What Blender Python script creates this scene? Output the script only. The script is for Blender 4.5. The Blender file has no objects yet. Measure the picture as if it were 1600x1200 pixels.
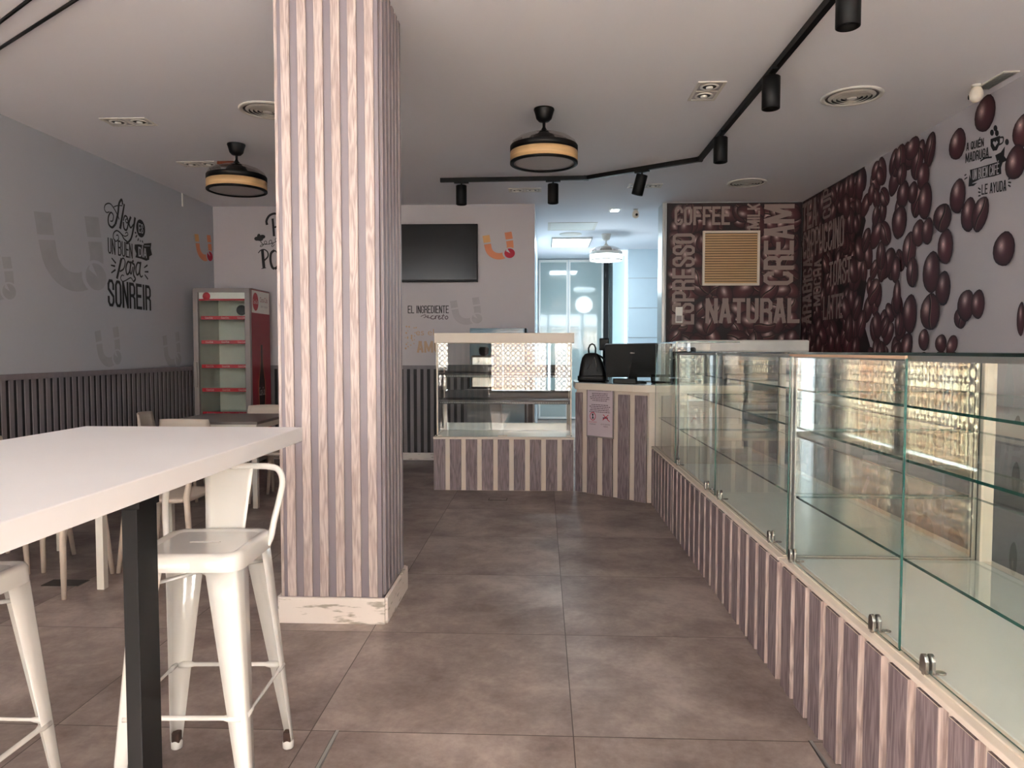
import bpy, bmesh, math, random
from mathutils import Vector, Matrix
random.seed(7)
PI = math.pi
scn = bpy.context.scene
COL = scn.collection

# ------------------------------------------------------------------ camera
FPX, CH = 1130.0, 1.35
YAW, PIT = math.radians(2.43), math.radians(2.63)
cam_d = bpy.data.cameras.new('camera'); cam_d.sensor_width = 36; cam_d.lens = FPX/1600*36
cam_d.clip_start = .05; cam_d.clip_end = 200
cam = bpy.data.objects.new('camera', cam_d); COL.objects.link(cam)
cam.location = (0, 0, CH); cam.rotation_euler = (PI/2-PIT, 0, YAW)
scn.camera = cam

# ------------------------------------------------------------------ world, sun, exposure
H = 3.13; XL = -4.08; XR = 3.10; YB = 8.87; YF = -2.3
world = bpy.data.worlds.new('world'); scn.world = world; world.use_nodes = True
bg = world.node_tree.nodes['Background']
bg.inputs[0].default_value = (.88, .95, 1.04, 1); bg.inputs[1].default_value = 1.35
sd = bpy.data.lights.new('sun', 'SUN'); sd.energy = 10.5; sd.angle = .01; sd.color = (1, .97, .94)
sun = bpy.data.objects.new('sun', sd); COL.objects.link(sun)
# low sun in front of the shop, shining towards +Y and a little to -X
sdir = Vector((-.55, 1, -.62)).normalized()
sun.rotation_euler = sdir.to_track_quat('-Z', 'Y').to_euler()
sun.location = (0, -6, 6)
def portal(name, loc, rot, sx, sy):
    l = bpy.data.lights.new(name, 'AREA'); l.shape = 'RECTANGLE'; l.size = sx; l.size_y = sy
    l.cycles.is_portal = True
    o = bpy.data.objects.new(name, l); COL.objects.link(o); o.location = loc; o.rotation_euler = rot
    return o
portal('window_portal', ((XL+XR)/2, YF-.02, 1.5), (PI/2, 0, PI), XR-XL, 2.9)
portal('side_window_portal', (XR+.14, -.75, 1.5), (PI/2, 0, PI/2), 2.7, 2.9)
def area(name, loc, rot, sx, sy, power, color):
    l = bpy.data.lights.new(name, 'AREA'); l.shape = 'RECTANGLE'; l.size = sx; l.size_y = sy
    l.energy = power; l.color = color
    o = bpy.data.objects.new(name, l); COL.objects.link(o); o.location = loc; o.rotation_euler = rot
    return o
area('kitchen_panel_light', (.455, 11.9, H-.035), (0, 0, 0), .6, .8, 2.6, (.8, .93, 1))
vs = scn.view_settings
vs.view_transform = 'Standard'; vs.look = 'None'; vs.gamma = 1; vs.use_curve_mapping = False
vs.exposure = 3.35
scn.cycles.transparent_max_bounces = 48
scn.cycles.max_bounces = 10
scn.cycles.diffuse_bounces = 5
scn.cycles.sample_clamp_indirect = 6
scn.cycles.caustics_reflective = False
scn.cycles.caustics_refractive = False

# ------------------------------------------------------------------ pixel rays (1600x1200) for measuring real positions
_cy, _sy, _cp, _sp = math.cos(YAW), math.sin(YAW), math.cos(PIT), math.sin(PIT)
_F = (-_sy*_cp, _cy*_cp, -_sp); _R = (_cy, _sy, 0); _U = (-_sy*_sp, _cy*_sp, _cp)
def _ray(u, v):
    a = (u-800)/FPX; b = (600-v)/FPX
    return [_F[i]+a*_R[i]+b*_U[i] for i in range(3)]
def on_y(u, v, y): d = _ray(u, v); t = y/d[1]; return d[0]*t, CH+d[2]*t      # -> X, Z
def on_x(u, v, x): d = _ray(u, v); t = x/d[0]; return d[1]*t, CH+d[2]*t      # -> Y, Z
def on_z(u, v, z): d = _ray(u, v); t = (z-CH)/d[2]; return d[0]*t, d[1]*t

# ------------------------------------------------------------------ materials
def lin(c):
    r = []
    for x in c:
        x = x/255.0
        r.append(x/12.92 if x <= .04045 else ((x+.055)/1.055)**2.4)
    return (r[0], r[1], r[2], 1)
def new_mat(name):
    m = bpy.data.materials.new(name); m.use_nodes = True
    return m, m.node_tree.nodes, m.node_tree.links
def mat(name, c, rough=.5, metal=0, spec=.5, var=.05, vscale=6, stretch=(1, 1, 1), bump=0, bscale=60, c2=None, coat=0, emit=None, es=0):
    m, N, L = new_mat(name); b = N['Principled BSDF']
    b.inputs['Roughness'].default_value = rough; b.inputs['Metallic'].default_value = metal
    b.inputs['Specular IOR Level'].default_value = spec; b.inputs['Coat Weight'].default_value = coat
    tc = N.new('ShaderNodeTexCoord'); mp = N.new('ShaderNodeMapping'); L.new(tc.outputs['Object'], mp.inputs[0])
    mp.inputs['Scale'].default_value = stretch
    no = N.new('ShaderNodeTexNoise'); no.inputs['Scale'].default_value = vscale; no.inputs['Detail'].default_value = 5
    L.new(mp.outputs[0], no.inputs[0])
    mx = N.new('ShaderNodeMix'); mx.data_type = 'RGBA'
    cr = N.new('ShaderNodeValToRGB'); cr.color_ramp.elements[0].position = .35; cr.color_ramp.elements[1].position = .65
    L.new(no.outputs[0], cr.inputs[0]); L.new(cr.outputs[0], mx.inputs[0])
    a = lin(c); d = lin(c2) if c2 else tuple(x*(1-var*2) for x in a[:3])+(1,)
    mx.inputs[6].default_value = a; mx.inputs[7].default_value = d
    L.new(mx.outputs[2], b.inputs['Base Color'])
    if bump:
        n2 = N.new('ShaderNodeTexNoise'); n2.inputs['Scale'].default_value = bscale; L.new(mp.outputs[0], n2.inputs[0])
        bp = N.new('ShaderNodeBump'); bp.inputs['Strength'].default_value = bump; bp.inputs['Distance'].default_value = .002
        L.new(n2.outputs[0], bp.inputs['Height']); L.new(bp.outputs[0], b.inputs['Normal'])
    if emit:
        b.inputs['Emission Color'].default_value = lin(emit); b.inputs['Emission Strength'].default_value = es
    return m
def wood(name, c, c2, sc=1.0, rough=.6, rings=True):
    """vertical oak print: wavy cathedral grain plus fine fibres, stretched along Z"""
    m, N, L = new_mat(name); b = N['Principled BSDF']; b.inputs['Roughness'].default_value = rough
    b.inputs['Specular IOR Level'].default_value = .3
    tc = N.new('ShaderNodeTexCoord')
    m1 = N.new('ShaderNodeMapping'); m1.inputs['Scale'].default_value = (22*sc, 22*sc, 2.2*sc); L.new(tc.outputs['Object'], m1.inputs[0])
    n1 = N.new('ShaderNodeTexNoise'); n1.inputs['Scale'].default_value = 1; n1.inputs['Detail'].default_value = 3; L.new(m1.outputs[0], n1.inputs[0])
    mu = N.new('ShaderNodeMath'); mu.operation = 'MULTIPLY'; mu.inputs[1].default_value = 7; L.new(n1.outputs[0], mu.inputs[0])
    fr = N.new('ShaderNodeMath'); fr.operation = 'PINGPONG'; fr.inputs[1].default_value = .5; L.new(mu.outputs[0], fr.inputs[0])
    m2 = N.new('ShaderNodeMapping'); m2.inputs['Scale'].default_value = (260*sc, 260*sc, 5*sc); L.new(tc.outputs['Object'], m2.inputs[0])
    n2 = N.new('ShaderNodeTexNoise'); n2.inputs['Scale'].default_value = 1; n2.inputs['Detail'].default_value = 2; L.new(m2.outputs[0], n2.inputs[0])
    ad = N.new('ShaderNodeMath'); ad.operation = 'MULTIPLY_ADD'; ad.inputs[1].default_value = .9
    L.new(n2.outputs[0], ad.inputs[0]); L.new(fr.outputs[0], ad.inputs[2])
    cr = N.new('ShaderNodeValToRGB'); cr.color_ramp.elements[0].position = .42; cr.color_ramp.elements[1].position = .98
    cr.color_ramp.elements[0].color = lin(c2); cr.color_ramp.elements[1].color = lin(c)
    L.new(ad.outputs[0], cr.inputs[0]); L.new(cr.outputs[0], b.inputs['Base Color'])
    bp = N.new('ShaderNodeBump'); bp.inputs['Strength'].default_value = .25; bp.inputs['Distance'].default_value = .001
    L.new(ad.outputs[0], bp.inputs['Height']); L.new(bp.outputs[0], b.inputs['Normal'])
    return m
def glass(name, tint=(1, 1, 1), ior=1.65, rough=0.0):
    """thin pane: clear transmission plus mirror reflection on the outer face"""
    m, N, L = new_mat(name); N.remove(N['Principled BSDF']); out = N['Material Output']
    tr = N.new('ShaderNodeBsdfTransparent'); tr.inputs[0].default_value = tint+(1,)
    gl = N.new('ShaderNodeBsdfGlossy'); gl.inputs['Roughness'].default_value = rough
    fr = N.new('ShaderNodeFresnel'); fr.inputs[0].default_value = ior
    ge = N.new('ShaderNodeNewGeometry'); inv = N.new('ShaderNodeMath'); inv.operation = 'SUBTRACT'; inv.inputs[0].default_value = 1
    L.new(ge.outputs['Backfacing'], inv.inputs[1])
    mu = N.new('ShaderNodeMath'); mu.operation = 'MULTIPLY'; L.new(fr.outputs[0], mu.inputs[0]); L.new(inv.outputs[0], mu.inputs[1])
    mx = N.new('ShaderNodeMixShader'); L.new(mu.outputs[0], mx.inputs[0]); L.new(tr.outputs[0], mx.inputs[1]); L.new(gl.outputs[0], mx.inputs[2])
    L.new(mx.outputs[0], out.inputs[0])
    return m
M = {}
M['ceiling'] = mat('ceiling_paint', (238, 237, 242), .75, var=.01, vscale=.8)
M['wall'] = mat('grey_wallpaper', (192, 186, 190), .5, var=.012, vscale=1.5, bump=.05, bscale=200)
M['wall_l'] = mat('grey_wallpaper_left', (180, 182, 188), .38, var=.012, vscale=1.5, bump=.05, bscale=200)
M['wallwhite'] = mat('white_wall', (205, 212, 214), .5, var=.01)
M['kwall'] = mat('kitchen_white', (205, 220, 228), .25, var=.01)
M['black'] = mat('black_metal', (7, 7, 8), .5, spec=.3, var=.05)
M['blackplastic'] = mat('black_plastic', (5, 5, 6), .5, spec=.3, var=.05)
M['white'] = mat('white_lacquer', (238, 236, 230), .3, var=.01, coat=.2)
M['whitemetal'] = mat('white_painted_steel', (214, 213, 209), .22, var=.015, coat=.5, vscale=9)
M['beige'] = mat('beige_board', (230, 216, 202), .55, var=.02)
M['cream'] = mat('cream_profile', (232, 220, 204), .4, var=.02)
M['plank'] = wood('grey_oak_plank', (156, 141, 143), (114, 100, 105))
M['plankedge_lit'] = wood('grey_oak_lit_edge', (214, 196, 188), (164, 146, 142))  # plank wood lightened to imitate daylight on ends facing the storefront
M['slat'] = wood('pink_oak_slat', (205, 191, 186), (168, 152, 148), 1.0)
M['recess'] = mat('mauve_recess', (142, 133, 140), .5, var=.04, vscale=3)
M['wains'] = mat('dark_grey_slat', (128, 121, 125), .5, var=.06, vscale=5, stretch=(6, 6, .6))
M['wainsback'] = mat('slat_gap_shade', (26, 23, 25), .6)  # backing coloured near black to stand in for shade between wainscot slats
M['steel'] = mat('brushed_steel', (190, 188, 184), .25, 1, var=.05, vscale=30)
M['chrome'] = mat('satin_clamp', (168, 164, 160), .2, 1, var=.03)
M['alu'] = mat('grey_aluminium', (165, 166, 164), .35, .6, var=.03)
M['edge'] = mat('green_glass_edge', (28, 84, 76), .15, var=.1, coat=.5)
M['darkedge'] = mat('dark_glass_edge', (16, 40, 38), .15, var=.1, coat=.5)
M['glass'] = glass('clear_glass', (.982, .994, .988))
M['endglass'] = glass('end_glass', (.97, .99, .98), 2.1)
M['shelfglass'] = glass('shelf_glass', (.96, .985, .975), 1.75)
M['smoke'] = glass('smoked_dome', (.82, .79, .77), 1.5, .05)
M['window'] = glass('window_glass', (.97, .99, .985), 1.5)
M['tabletop'] = mat('white_table_top', (224, 224, 226), .42, var=.012, vscale=3)
M['chair'] = mat('beige_plastic', (206, 192, 178), .5, var=.02)
M['greytop'] = mat('grey_table_laminate', (128, 120, 117), .3, var=.03)
M['whitesteel'] = mat('white_table_steel', (228, 224, 214), .4)
M['fanwood'] = mat('pale_wood_band', (218, 178, 128), .5, var=.08, vscale=4, stretch=(1, 1, 25))
M['diffuser'] = mat('fan_diffuser', (176, 170, 170), .5, var=.01)
M['plaster'] = mat('distressed_white_skirting', (236, 226, 218), .5, c2=(236, 226, 218))
M['darkscreen'] = mat('tv_screen', (20, 19, 20), .18, var=.02)
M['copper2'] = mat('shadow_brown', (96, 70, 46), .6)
M['red'] = mat('red_print', (150, 18, 38), .35, var=.03)
M['redstrip'] = mat('red_shelf_strip', (186, 40, 56), .4, var=.02)
M['greyframe'] = mat('grey_fridge_frame', (150, 142, 140), .4, .2, var=.02)
M['fridgein'] = mat('fridge_interior', (205, 205, 192), .4, var=.03)
M['vinyl'] = mat('black_vinyl', (14, 13, 16), .6)
M['txt_mural'] = mat('taupe_print', (156, 136, 130), .6, var=.02)
M['txt_mural2'] = mat('dark_taupe_print', (104, 84, 82), .6, var=.02)
M['mural_dark'] = mat('mural_background', (34, 13, 17), .6, var=.25, vscale=4)
M['orange1'] = mat('orange_print', (224, 140, 100), .6); M['orange2'] = mat('amber_print', (226, 170, 110), .6); M['crimson'] = mat('crimson_print', (190, 24, 58), .6)
M['faint'] = mat('faint_grey_print', (180, 174, 178), .55); M['faint_l'] = mat('faint_grey_print_left', (168, 168, 172), .42)
M['gold'] = mat('gold_print', (196, 164, 136), .6)
M['lampwhite'] = mat('lamp_white', (225, 220, 212), .5)
M['darkhole'] = mat('dark_recess_hole', (70, 66, 64), .6)
M['emit'] = mat('lit_panel', (255, 255, 255), .5, emit=(225, 244, 255), es=.9)
M['emit_k'] = mat('lit_diffuser', (255, 255, 255), .5, emit=(230, 246, 255), es=.8)
M['bulb'] = mat('frosted_bulb', (245, 240, 230), .4)
M['poster'] = mat('poster_paper', (205, 190, 198), .5, var=.01)
M['posterink'] = mat('poster_ink', (96, 76, 86), .6)
M['whitegloss'] = mat('white_appliance', (222, 220, 214), .25, coat=.4)
M['deck'] = mat('case_deck', (232, 236, 232), .3, var=.01, coat=.3)
M['doorglass'] = mat('back_painted_glass', (166, 180, 178), .06, var=.01, coat=.6)
M['bluepanel'] = mat('blue_steel_door', (118, 150, 168), .2, var=.03, coat=.3)
M['darkshelf'] = mat('dark_perforated_sheet', (44, 42, 44), .4, .3)
M['counterglass'] = mat('glossy_counter_top', (150, 158, 158), .12, var=.02, coat=.5)
M['bag'] = mat('black_leather', (5, 5, 6), .5, spec=.3, var=.1, bump=.3)
M['copper'] = mat('copper_metal', (150, 88, 66), .3, .7)
M['rust'] = mat('rusty_foot', (70, 48, 40), .7, var=.3, vscale=60)
M['greydoor'] = mat('grey_cabinet_front', (120, 116, 118), .4)
M['street'] = mat('street_paving', (150, 151, 150), .8)
M['streetwall'] = mat('sunlit_facade', (214, 196, 170), .8)
M['linekey'] = mat('key_teal', (90, 104, 108), .4)

# painted skirting with worn grey patches along the bottom
def worn():
    m = M['plaster']; N = m.node_tree.nodes
    for n in N:
        if n.type == 'MIX': n.inputs[7].default_value = lin((176, 166, 152))
        if n.type == 'VALTORGB': n.color_ramp.elements[0].position = .56; n.color_ramp.elements[1].position = .66
        if n.type == 'MAPPING': n.inputs['Scale'].default_value = (1, 1, 5)
        if n.type == 'TEX_NOISE': n.inputs['Scale'].default_value = 9
worn()
def floor_mat():
    m, N, L = new_mat('cement_floor_tile'); b = N['Principled BSDF']
    ge = N.new('ShaderNodeNewGeometry'); sx = N.new('ShaderNodeSeparateXYZ'); L.new(ge.outputs['Position'], sx.inputs[0])
    def joint(sock, off, pitch, w):
        a = N.new('ShaderNodeMath'); a.operation = 'SUBTRACT'; a.inputs[1].default_value = off-50*pitch; L.new(sock, a.inputs[0])
        p = N.new('ShaderNodeMath'); p.operation = 'DIVIDE'; p.inputs[1].default_value = pitch; L.new(a.outputs[0], p.inputs[0])
        f = N.new('ShaderNodeMath'); f.operation = 'FRACT'; L.new(p.outputs[0], f.inputs[0])
        c = N.new('ShaderNodeMath'); c.operation = 'LESS_THAN'; c.inputs[1].default_value = w/pitch; L.new(f.outputs[0], c.inputs[0])
        fl = N.new('ShaderNodeMath'); fl.operation = 'FLOOR'; L.new(p.outputs[0], fl.inputs[0])
        return c.outputs[0], fl.outputs[0]
    jx, fx = joint(sx.outputs[0], .108, .93, .004); jy, fy = joint(sx.outputs[1], 2.48, .905, .004)
    mxj = N.new('ShaderNodeMath'); mxj.operation = 'MAXIMUM'; L.new(jx, mxj.inputs[0]); L.new(jy, mxj.inputs[1])
    cb = N.new('ShaderNodeCombineXYZ'); L.new(fx, cb.inputs[0]); L.new(fy, cb.inputs[1])
    wn = N.new('ShaderNodeTexWhiteNoise'); L.new(cb.outputs[0], wn.inputs[0])
    of = N.new('ShaderNodeVectorMath'); of.operation = 'MULTIPLY_ADD'; of.inputs[1].default_value = (30, 30, 30)
    L.new(wn.outputs['Color'], of.inputs[0]); L.new(ge.outputs['Position'], of.inputs[2])
    n1 = N.new('ShaderNodeTexNoise'); n1.inputs['Scale'].default_value = 2.2; n1.inputs['Detail'].default_value = 9; n1.inputs['Roughness'].default_value = .7; n1.inputs['Distortion'].default_value = .15
    L.new(of.outputs[0], n1.inputs[0])
    n2 = N.new('ShaderNodeTexNoise'); n2.inputs['Scale'].default_value = 40; n2.inputs['Detail'].default_value = 4; L.new(ge.outputs['Position'], n2.inputs[0])
    ad = N.new('ShaderNodeMath'); ad.operation = 'MULTIPLY_ADD'; ad.inputs[1].default_value = .12; L.new(n2.outputs[0], ad.inputs[0]); L.new(n1.outputs[0], ad.inputs[2])
    cr = N.new('ShaderNodeValToRGB'); e = cr.color_ramp.elements
    e[0].position = .40; e[0].color = lin((118, 104, 100)); e[1].position = .72; e[1].color = lin((178, 164, 157))
    k = cr.color_ramp.elements.new(.56); k.color = lin((148, 134, 128))
    L.new(ad.outputs[0], cr.inputs[0])
    mx = N.new('ShaderNodeMix'); mx.data_type = 'RGBA'; L.new(mxj.outputs[0], mx.inputs[0]); L.new(cr.outputs[0], mx.inputs[6]); mx.inputs[7].default_value = lin((74, 62, 58))
    L.new(mx.outputs[2], b.inputs['Base Color'])
    rr = N.new('ShaderNodeMapRange'); rr.inputs[1].default_value = .3; rr.inputs[2].default_value = .8; rr.inputs[3].default_value = .42; rr.inputs[4].default_value = .3
    L.new(n1.outputs[0], rr.inputs[0]); L.new(rr.outputs[0], b.inputs['Roughness'])
    b.inputs['Specular IOR Level'].default_value = .35
    return m
M['floor'] = floor_mat()
def print_mat(name):
    m, N, L = new_mat(name); b = N['Principled BSDF']; b.inputs['Roughness'].default_value = .5
    b.inputs['Specular IOR Level'].default_value = .35
    a = N.new('ShaderNodeVertexColor'); a.layer_name = 'Col'; L.new(a.outputs[0], b.inputs['Base Color'])
    return m
M['beans'] = print_mat('coffee_bean_print')
def screen_mat(clear):
    """perforated ring-pattern sun screen: cream rings with clear gaps, lets daylight through"""
    m, N, L = new_mat('ring_pattern_screen'); N.remove(N['Principled BSDF']); out = N['Material Output']
    ge = N.new('ShaderNodeNewGeometry'); sx = N.new('ShaderNodeSeparateXYZ'); L.new(ge.outputs['Position'], sx.inputs[0])
    sm = N.new('ShaderNodeMath'); L.new(sx.outputs[0], sm.inputs[0]); L.new(sx.outputs[1], sm.inputs[1])
    cb = N.new('ShaderNodeCombineXYZ'); L.new(sm.outputs[0], cb.inputs[0]); L.new(sx.outputs[2], cb.inputs[1])
    v = N.new('ShaderNodeTexVoronoi'); v.inputs['Scale'].default_value = 8.5; v.inputs['Randomness'].default_value = 0; L.new(cb.outputs[0], v.inputs[0])
    c1 = N.new('ShaderNodeMath'); c1.operation = 'COMPARE'; c1.inputs[1].default_value = .42; c1.inputs[2].default_value = .12; L.new(v.outputs['Distance'], c1.inputs[0])
    nz = N.new('ShaderNodeTexNoise'); nz.inputs['Scale'].default_value = .7; L.new(ge.outputs['Position'], nz.inputs[0])
    cr = N.new('ShaderNodeValToRGB'); cr.color_ramp.elements[0].position = .42; cr.color_ramp.elements[0].color = lin((232, 188, 150)); cr.color_ramp.elements[1].position = .55; cr.color_ramp.elements[1].color = lin((255, 243, 220))
    L.new(nz.outputs[0], cr.inputs[0])
    mx = N.new('ShaderNodeMix'); mx.data_type = 'RGBA'; L.new(c1.outputs[0], mx.inputs[0]); L.new(cr.outputs[0], mx.inputs[6]); mx.inputs[7].default_value = lin((96, 70, 50))
    tl = N.new('ShaderNodeBsdfTranslucent'); L.new(mx.outputs[2], tl.inputs[0])
    df = N.new('ShaderNodeBsdfDiffuse'); L.new(mx.outputs[2], df.inputs[0])
    a = N.new('ShaderNodeMixShader'); a.inputs[0].default_value = .25; L.new(tl.outputs[0], a.inputs[1]); L.new(df.outputs[0], a.inputs[2])
    tr = N.new('ShaderNodeBsdfTransparent'); b = N.new('ShaderNodeMixShader'); b.inputs[0].default_value = clear
    L.new(a.outputs[0], b.inputs[1]); L.new(tr.outputs[0], b.inputs[2]); L.new(b.outputs[0], out.inputs[0])
    return m
M['screen'] = screen_mat(.5); M['screen_side'] = screen_mat(0)

# ------------------------------------------------------------------ mesh builder
class MB:
    def __init__(s): s.bm = bmesh.new(); s.mats = []
    def mi(s, m):
        if m not in s.mats: s.mats.append(m)
        return s.mats.index(m)
    def _add(s, vs, fs, m, smooth=False, mtx=None):
        bv = [s.bm.verts.new(mtx @ Vector(v) if mtx else v) for v in vs]
        i = s.mi(m); out = []
        for f in fs:
            try: fc = s.bm.faces.new([bv[k] for k in f])
            except ValueError: continue
            fc.material_index = i; fc.smooth = smooth; out.append(fc)
        return bv, out
    def box(s, x0, x1, y0, y1, z0, z1, m, bev=0, mtx=None, seg=2):
        vs = [(x, y, z) for x in (x0, x1) for y in (y0, y1) for z in (z0, z1)]
        fs = [(0, 1, 3, 2), (4, 6, 7, 5), (0, 4, 5, 1), (2, 3, 7, 6), (0, 2, 6, 4), (1, 5, 7, 3)]
        bv, fc = s._add(vs, fs, m, mtx=mtx)
        if bev:
            ed = list({e for f in fc for e in f.edges})
            bmesh.ops.bevel(s.bm, geom=ed, offset=bev, segments=seg, affect='EDGES', profile=.5)
        return s
    def prism(s, poly, z0, z1, m, mtx=None, bev=0):
        n = len(poly)
        vs = [(x, y, z0) for x, y in poly]+[(x, y, z1) for x, y in poly]
        fs = [tuple(range(n))[::-1], tuple(range(n, 2*n))]+[(i, (i+1) % n, n+(i+1) % n, n+i) for i in range(n)]
        bv, fc = s._add(vs, fs, m, mtx=mtx)
        if bev: bmesh.ops.bevel(s.bm, geom=list({e for f in fc for e in f.edges}), offset=bev, segments=2, affect='EDGES', profile=.5)
        return s
    def pane(s, x0, x1, y0, y1, z0, z1, face, edge, axis):
        """glass sheet: big faces in the face material, rims in the edge material"""
        vs = [(x, y, z) for x in (x0, x1) for y in (y0, y1) for z in (z0, z1)]
        fs = [(0, 1, 3, 2), (4, 6, 7, 5), (0, 4, 5, 1), (2, 3, 7, 6), (0, 2, 6, 4), (1, 5, 7, 3)]
        bv = [s.bm.verts.new(v) for v in vs]
        for k, f in enumerate(fs):
            fc = s.bm.faces.new([bv[i] for i in f]); fc.material_index = s.mi(face if k//2 == axis else edge)
        return s
    def lathe(s, prof, m, n=32, mtx=None, smooth=True, cap=True):
        vs = []
        for r, z in prof:
            for k in range(n): a = 2*PI*k/n; vs.append((r*math.cos(a), r*math.sin(a), z))
        fs = []
        for i in range(len(prof)-1):
            for k in range(n): fs.append((i*n+k, i*n+(k+1) % n, (i+1)*n+(k+1) % n, (i+1)*n+k))
        if cap: fs += [tuple(range(n))[::-1], tuple((len(prof)-1)*n+k for k in range(n))]
        s._add(vs, fs, m, smooth, mtx); return s
    def cyl(s, p0, p1, r0, r1, m, n=16):
        p0, p1 = Vector(p0), Vector(p1); d = p1-p0
        q = d.to_track_quat('Z', 'Y').to_matrix().to_4x4(); q.translation = p0
        return s.lathe([(r0, 0), (r1, d.length)], m, n, q)
    def tube(s, pts, r, m, n=10, flat=1.0):
        pts = [Vector(p) for p in pts]; rings = []; up = None
        for i, p in enumerate(pts):
            t = (pts[min(i+1, len(pts)-1)]-pts[max(i-1, 0)]).normalized()
            if up is None: up = t.orthogonal().normalized()
            up = (up-t*up.dot(t)).normalized(); sd_ = t.cross(up); rr = r[i] if isinstance(r, list) else r
            rings.append([p+(up*math.cos(2*PI*k/n)+sd_*math.sin(2*PI*k/n)*flat)*rr for k in range(n)])
        vs = [v for rg in rings for v in rg]; fs = []
        for i in range(len(pts)-1):
            for k in range(n): fs.append((i*n+k, i*n+(k+1) % n, (i+1)*n+(k+1) % n, (i+1)*n+k))
        fs += [tuple(range(n))[::-1], tuple((len(pts)-1)*n+k for k in range(n))]
        s._add(vs, fs, m, True); return s
    def loft(s, rings, m, smooth=True, cap=True, closed=True):
        n = len(rings[0]); vs = [v for rg in rings for v in rg]; fs = []
        for i in range(len(rings)-1):
            for k in range(n if closed else n-1): fs.append((i*n+k, i*n+(k+1) % n, (i+1)*n+(k+1) % n, (i+1)*n+k))
        if cap: fs += [tuple(range(n))[::-1], tuple((len(rings)-1)*n+k for k in range(n))]
        s._add(vs, fs, m, smooth); return s
    def build(s, name, parent=None, world=False, loc=None, label=None, cat=None, group=None, kind=None, fix=True):
        if fix: bmesh.ops.recalc_face_normals(s.bm, faces=s.bm.faces)
        me = bpy.data.meshes.new(name)
        if parent is not None and world:
            w = parent; off = Vector((0, 0, 0))
            while w is not None: off += w.location; w = w.parent
            for v in s.bm.verts: v.co -= off
        o = bpy.data.objects.new(name, me)
        if parent is None:
            if loc is None:
                c = [v.co for v in s.bm.verts]
                loc = Vector(((min(v.x for v in c)+max(v.x for v in c))/2, (min(v.y for v in c)+max(v.y for v in c))/2, min(v.z for v in c)))
                if kind != 'structure':
                    for v in s.bm.verts: v.co -= loc
                else: loc = (0, 0, 0)
            o.location = loc
        s.bm.to_mesh(me); s.bm.free()
        for m in s.mats: me.materials.append(m)
        COL.objects.link(o)
        if parent is not None: o.parent = parent
        tag(o, label, cat, group, kind)
        return o
def tag(o, label=None, cat=None, group=None, kind=None):
    if label: o['label'] = label
    if cat: o['category'] = cat
    if group: o['group'] = group
    if kind: o['kind'] = kind
    return o
def thing(name, label, cat, loc=(0, 0, 0), rz=0, group=None):
    o = bpy.data.objects.new(name, None); COL.objects.link(o); o.empty_display_size = .1
    o.location = loc; o.rotation_euler = (0, 0, rz)
    return tag(o, label, cat, group)
def dup(root, loc, rz=0, label=None, group=None):
    def cp(o, par):
        c = o.copy(); COL.objects.link(c)
        if par is not None: c.parent = par
        for ch in kids.get(o.name, []): cp(ch, c)
        return c
    kids = {}
    for o in list(COL.objects):
        if o.parent is not None: kids.setdefault(o.parent.name, []).append(o)
    c = cp(root, None); c.location = loc; c.rotation_euler = (0, 0, rz)
    if label: c['label'] = label
    if group: c['group'] = group
    return c
def rrect(hx, hy, r, z, n=5, cx=0, cy=0):
    pts = []
    for (sx, sy, a0) in ((1, 1, 0), (-1, 1, PI/2), (-1, -1, PI), (1, -1, 1.5*PI)):
        for k in range(n+1):
            a = a0+PI/2*k/n; pts.append((cx+sx*(hx-r)+r*math.cos(a), cy+sy*(hy-r)+r*math.sin(a), z))
    return pts

# flat print on walls -------------------------------------------------
def plane_fn(kind):
    # returns f(a, b, off) -> world point; a runs to the right as seen from the room, b is height
    if kind == 'back': return lambda a, b, o: (a, YB-o, b)
    if kind == 'left': return lambda a, b, o: (XL+o, a, b)
    if kind == 'right': return lambda a, b, o: (XR-o, -a, b)      # a = -Y
def px(kind, u, v):
    if kind == 'back': return on_y(u, v, YB)
    if kind == 'left': return on_x(u, v, XL)
    y, z = on_x(u, v, XR); return -y, z
def text_geo(s, bold=0.0):
    cu = bpy.data.curves.new('t', 'FONT'); cu.body = s; cu.offset = bold; cu.resolution_u = 3
    o = bpy.data.objects.new('t', cu); COL.objects.link(o)
    bpy.context.view_layer.update()
    me = bpy.data.meshes.new_from_object(o.evaluated_get(bpy.context.evaluated_depsgraph_get()))
    vs = [v.co.copy() for v in me.vertices]; fs = [tuple(p.vertices) for p in me.polygons]
    bpy.data.objects.remove(o); bpy.data.curves.remove(cu); bpy.data.meshes.remove(me)
    x0, x1 = min(v.x for v in vs), max(v.x for v in vs); y0, y1 = min(v.y for v in vs), max(v.y for v in vs)
    return [((v.x-x0)/(x1-x0), (v.y-y0)/(y1-y0)) for v in vs], fs
def put_text(mb, s, fn, a0, b0, a1, b1, m, off=.001, rot=0, bold=.0, skew=0):
    """fit text into rect (a0,b0)-(a1,b1); rot=1 reads bottom to top"""
    vs, fs = text_geo(s, bold); out = []
    for x, y in vs:
        if rot: x, y = 1-y, x
        out.append(fn(a0+(a1-a0)*x+skew*y, b0+(b1-b0)*y, off))
    mb._add(out, fs, m)
def px_text(mb, kind, s, u0, v0, u1, v1, m, off=.001, rot=0, bold=0):
    um, vm = (u0+u1)/2, (v0+v1)/2
    a0 = px(kind, u0, vm)[0]; a1 = px(kind, u1, vm)[0]; b1 = px(kind, um, v0)[1]; b0 = px(kind, um, v1)[1]
    put_text(mb, s, plane_fn(kind), a0, b0, a1, b1, m, off, rot, bold)
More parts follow.
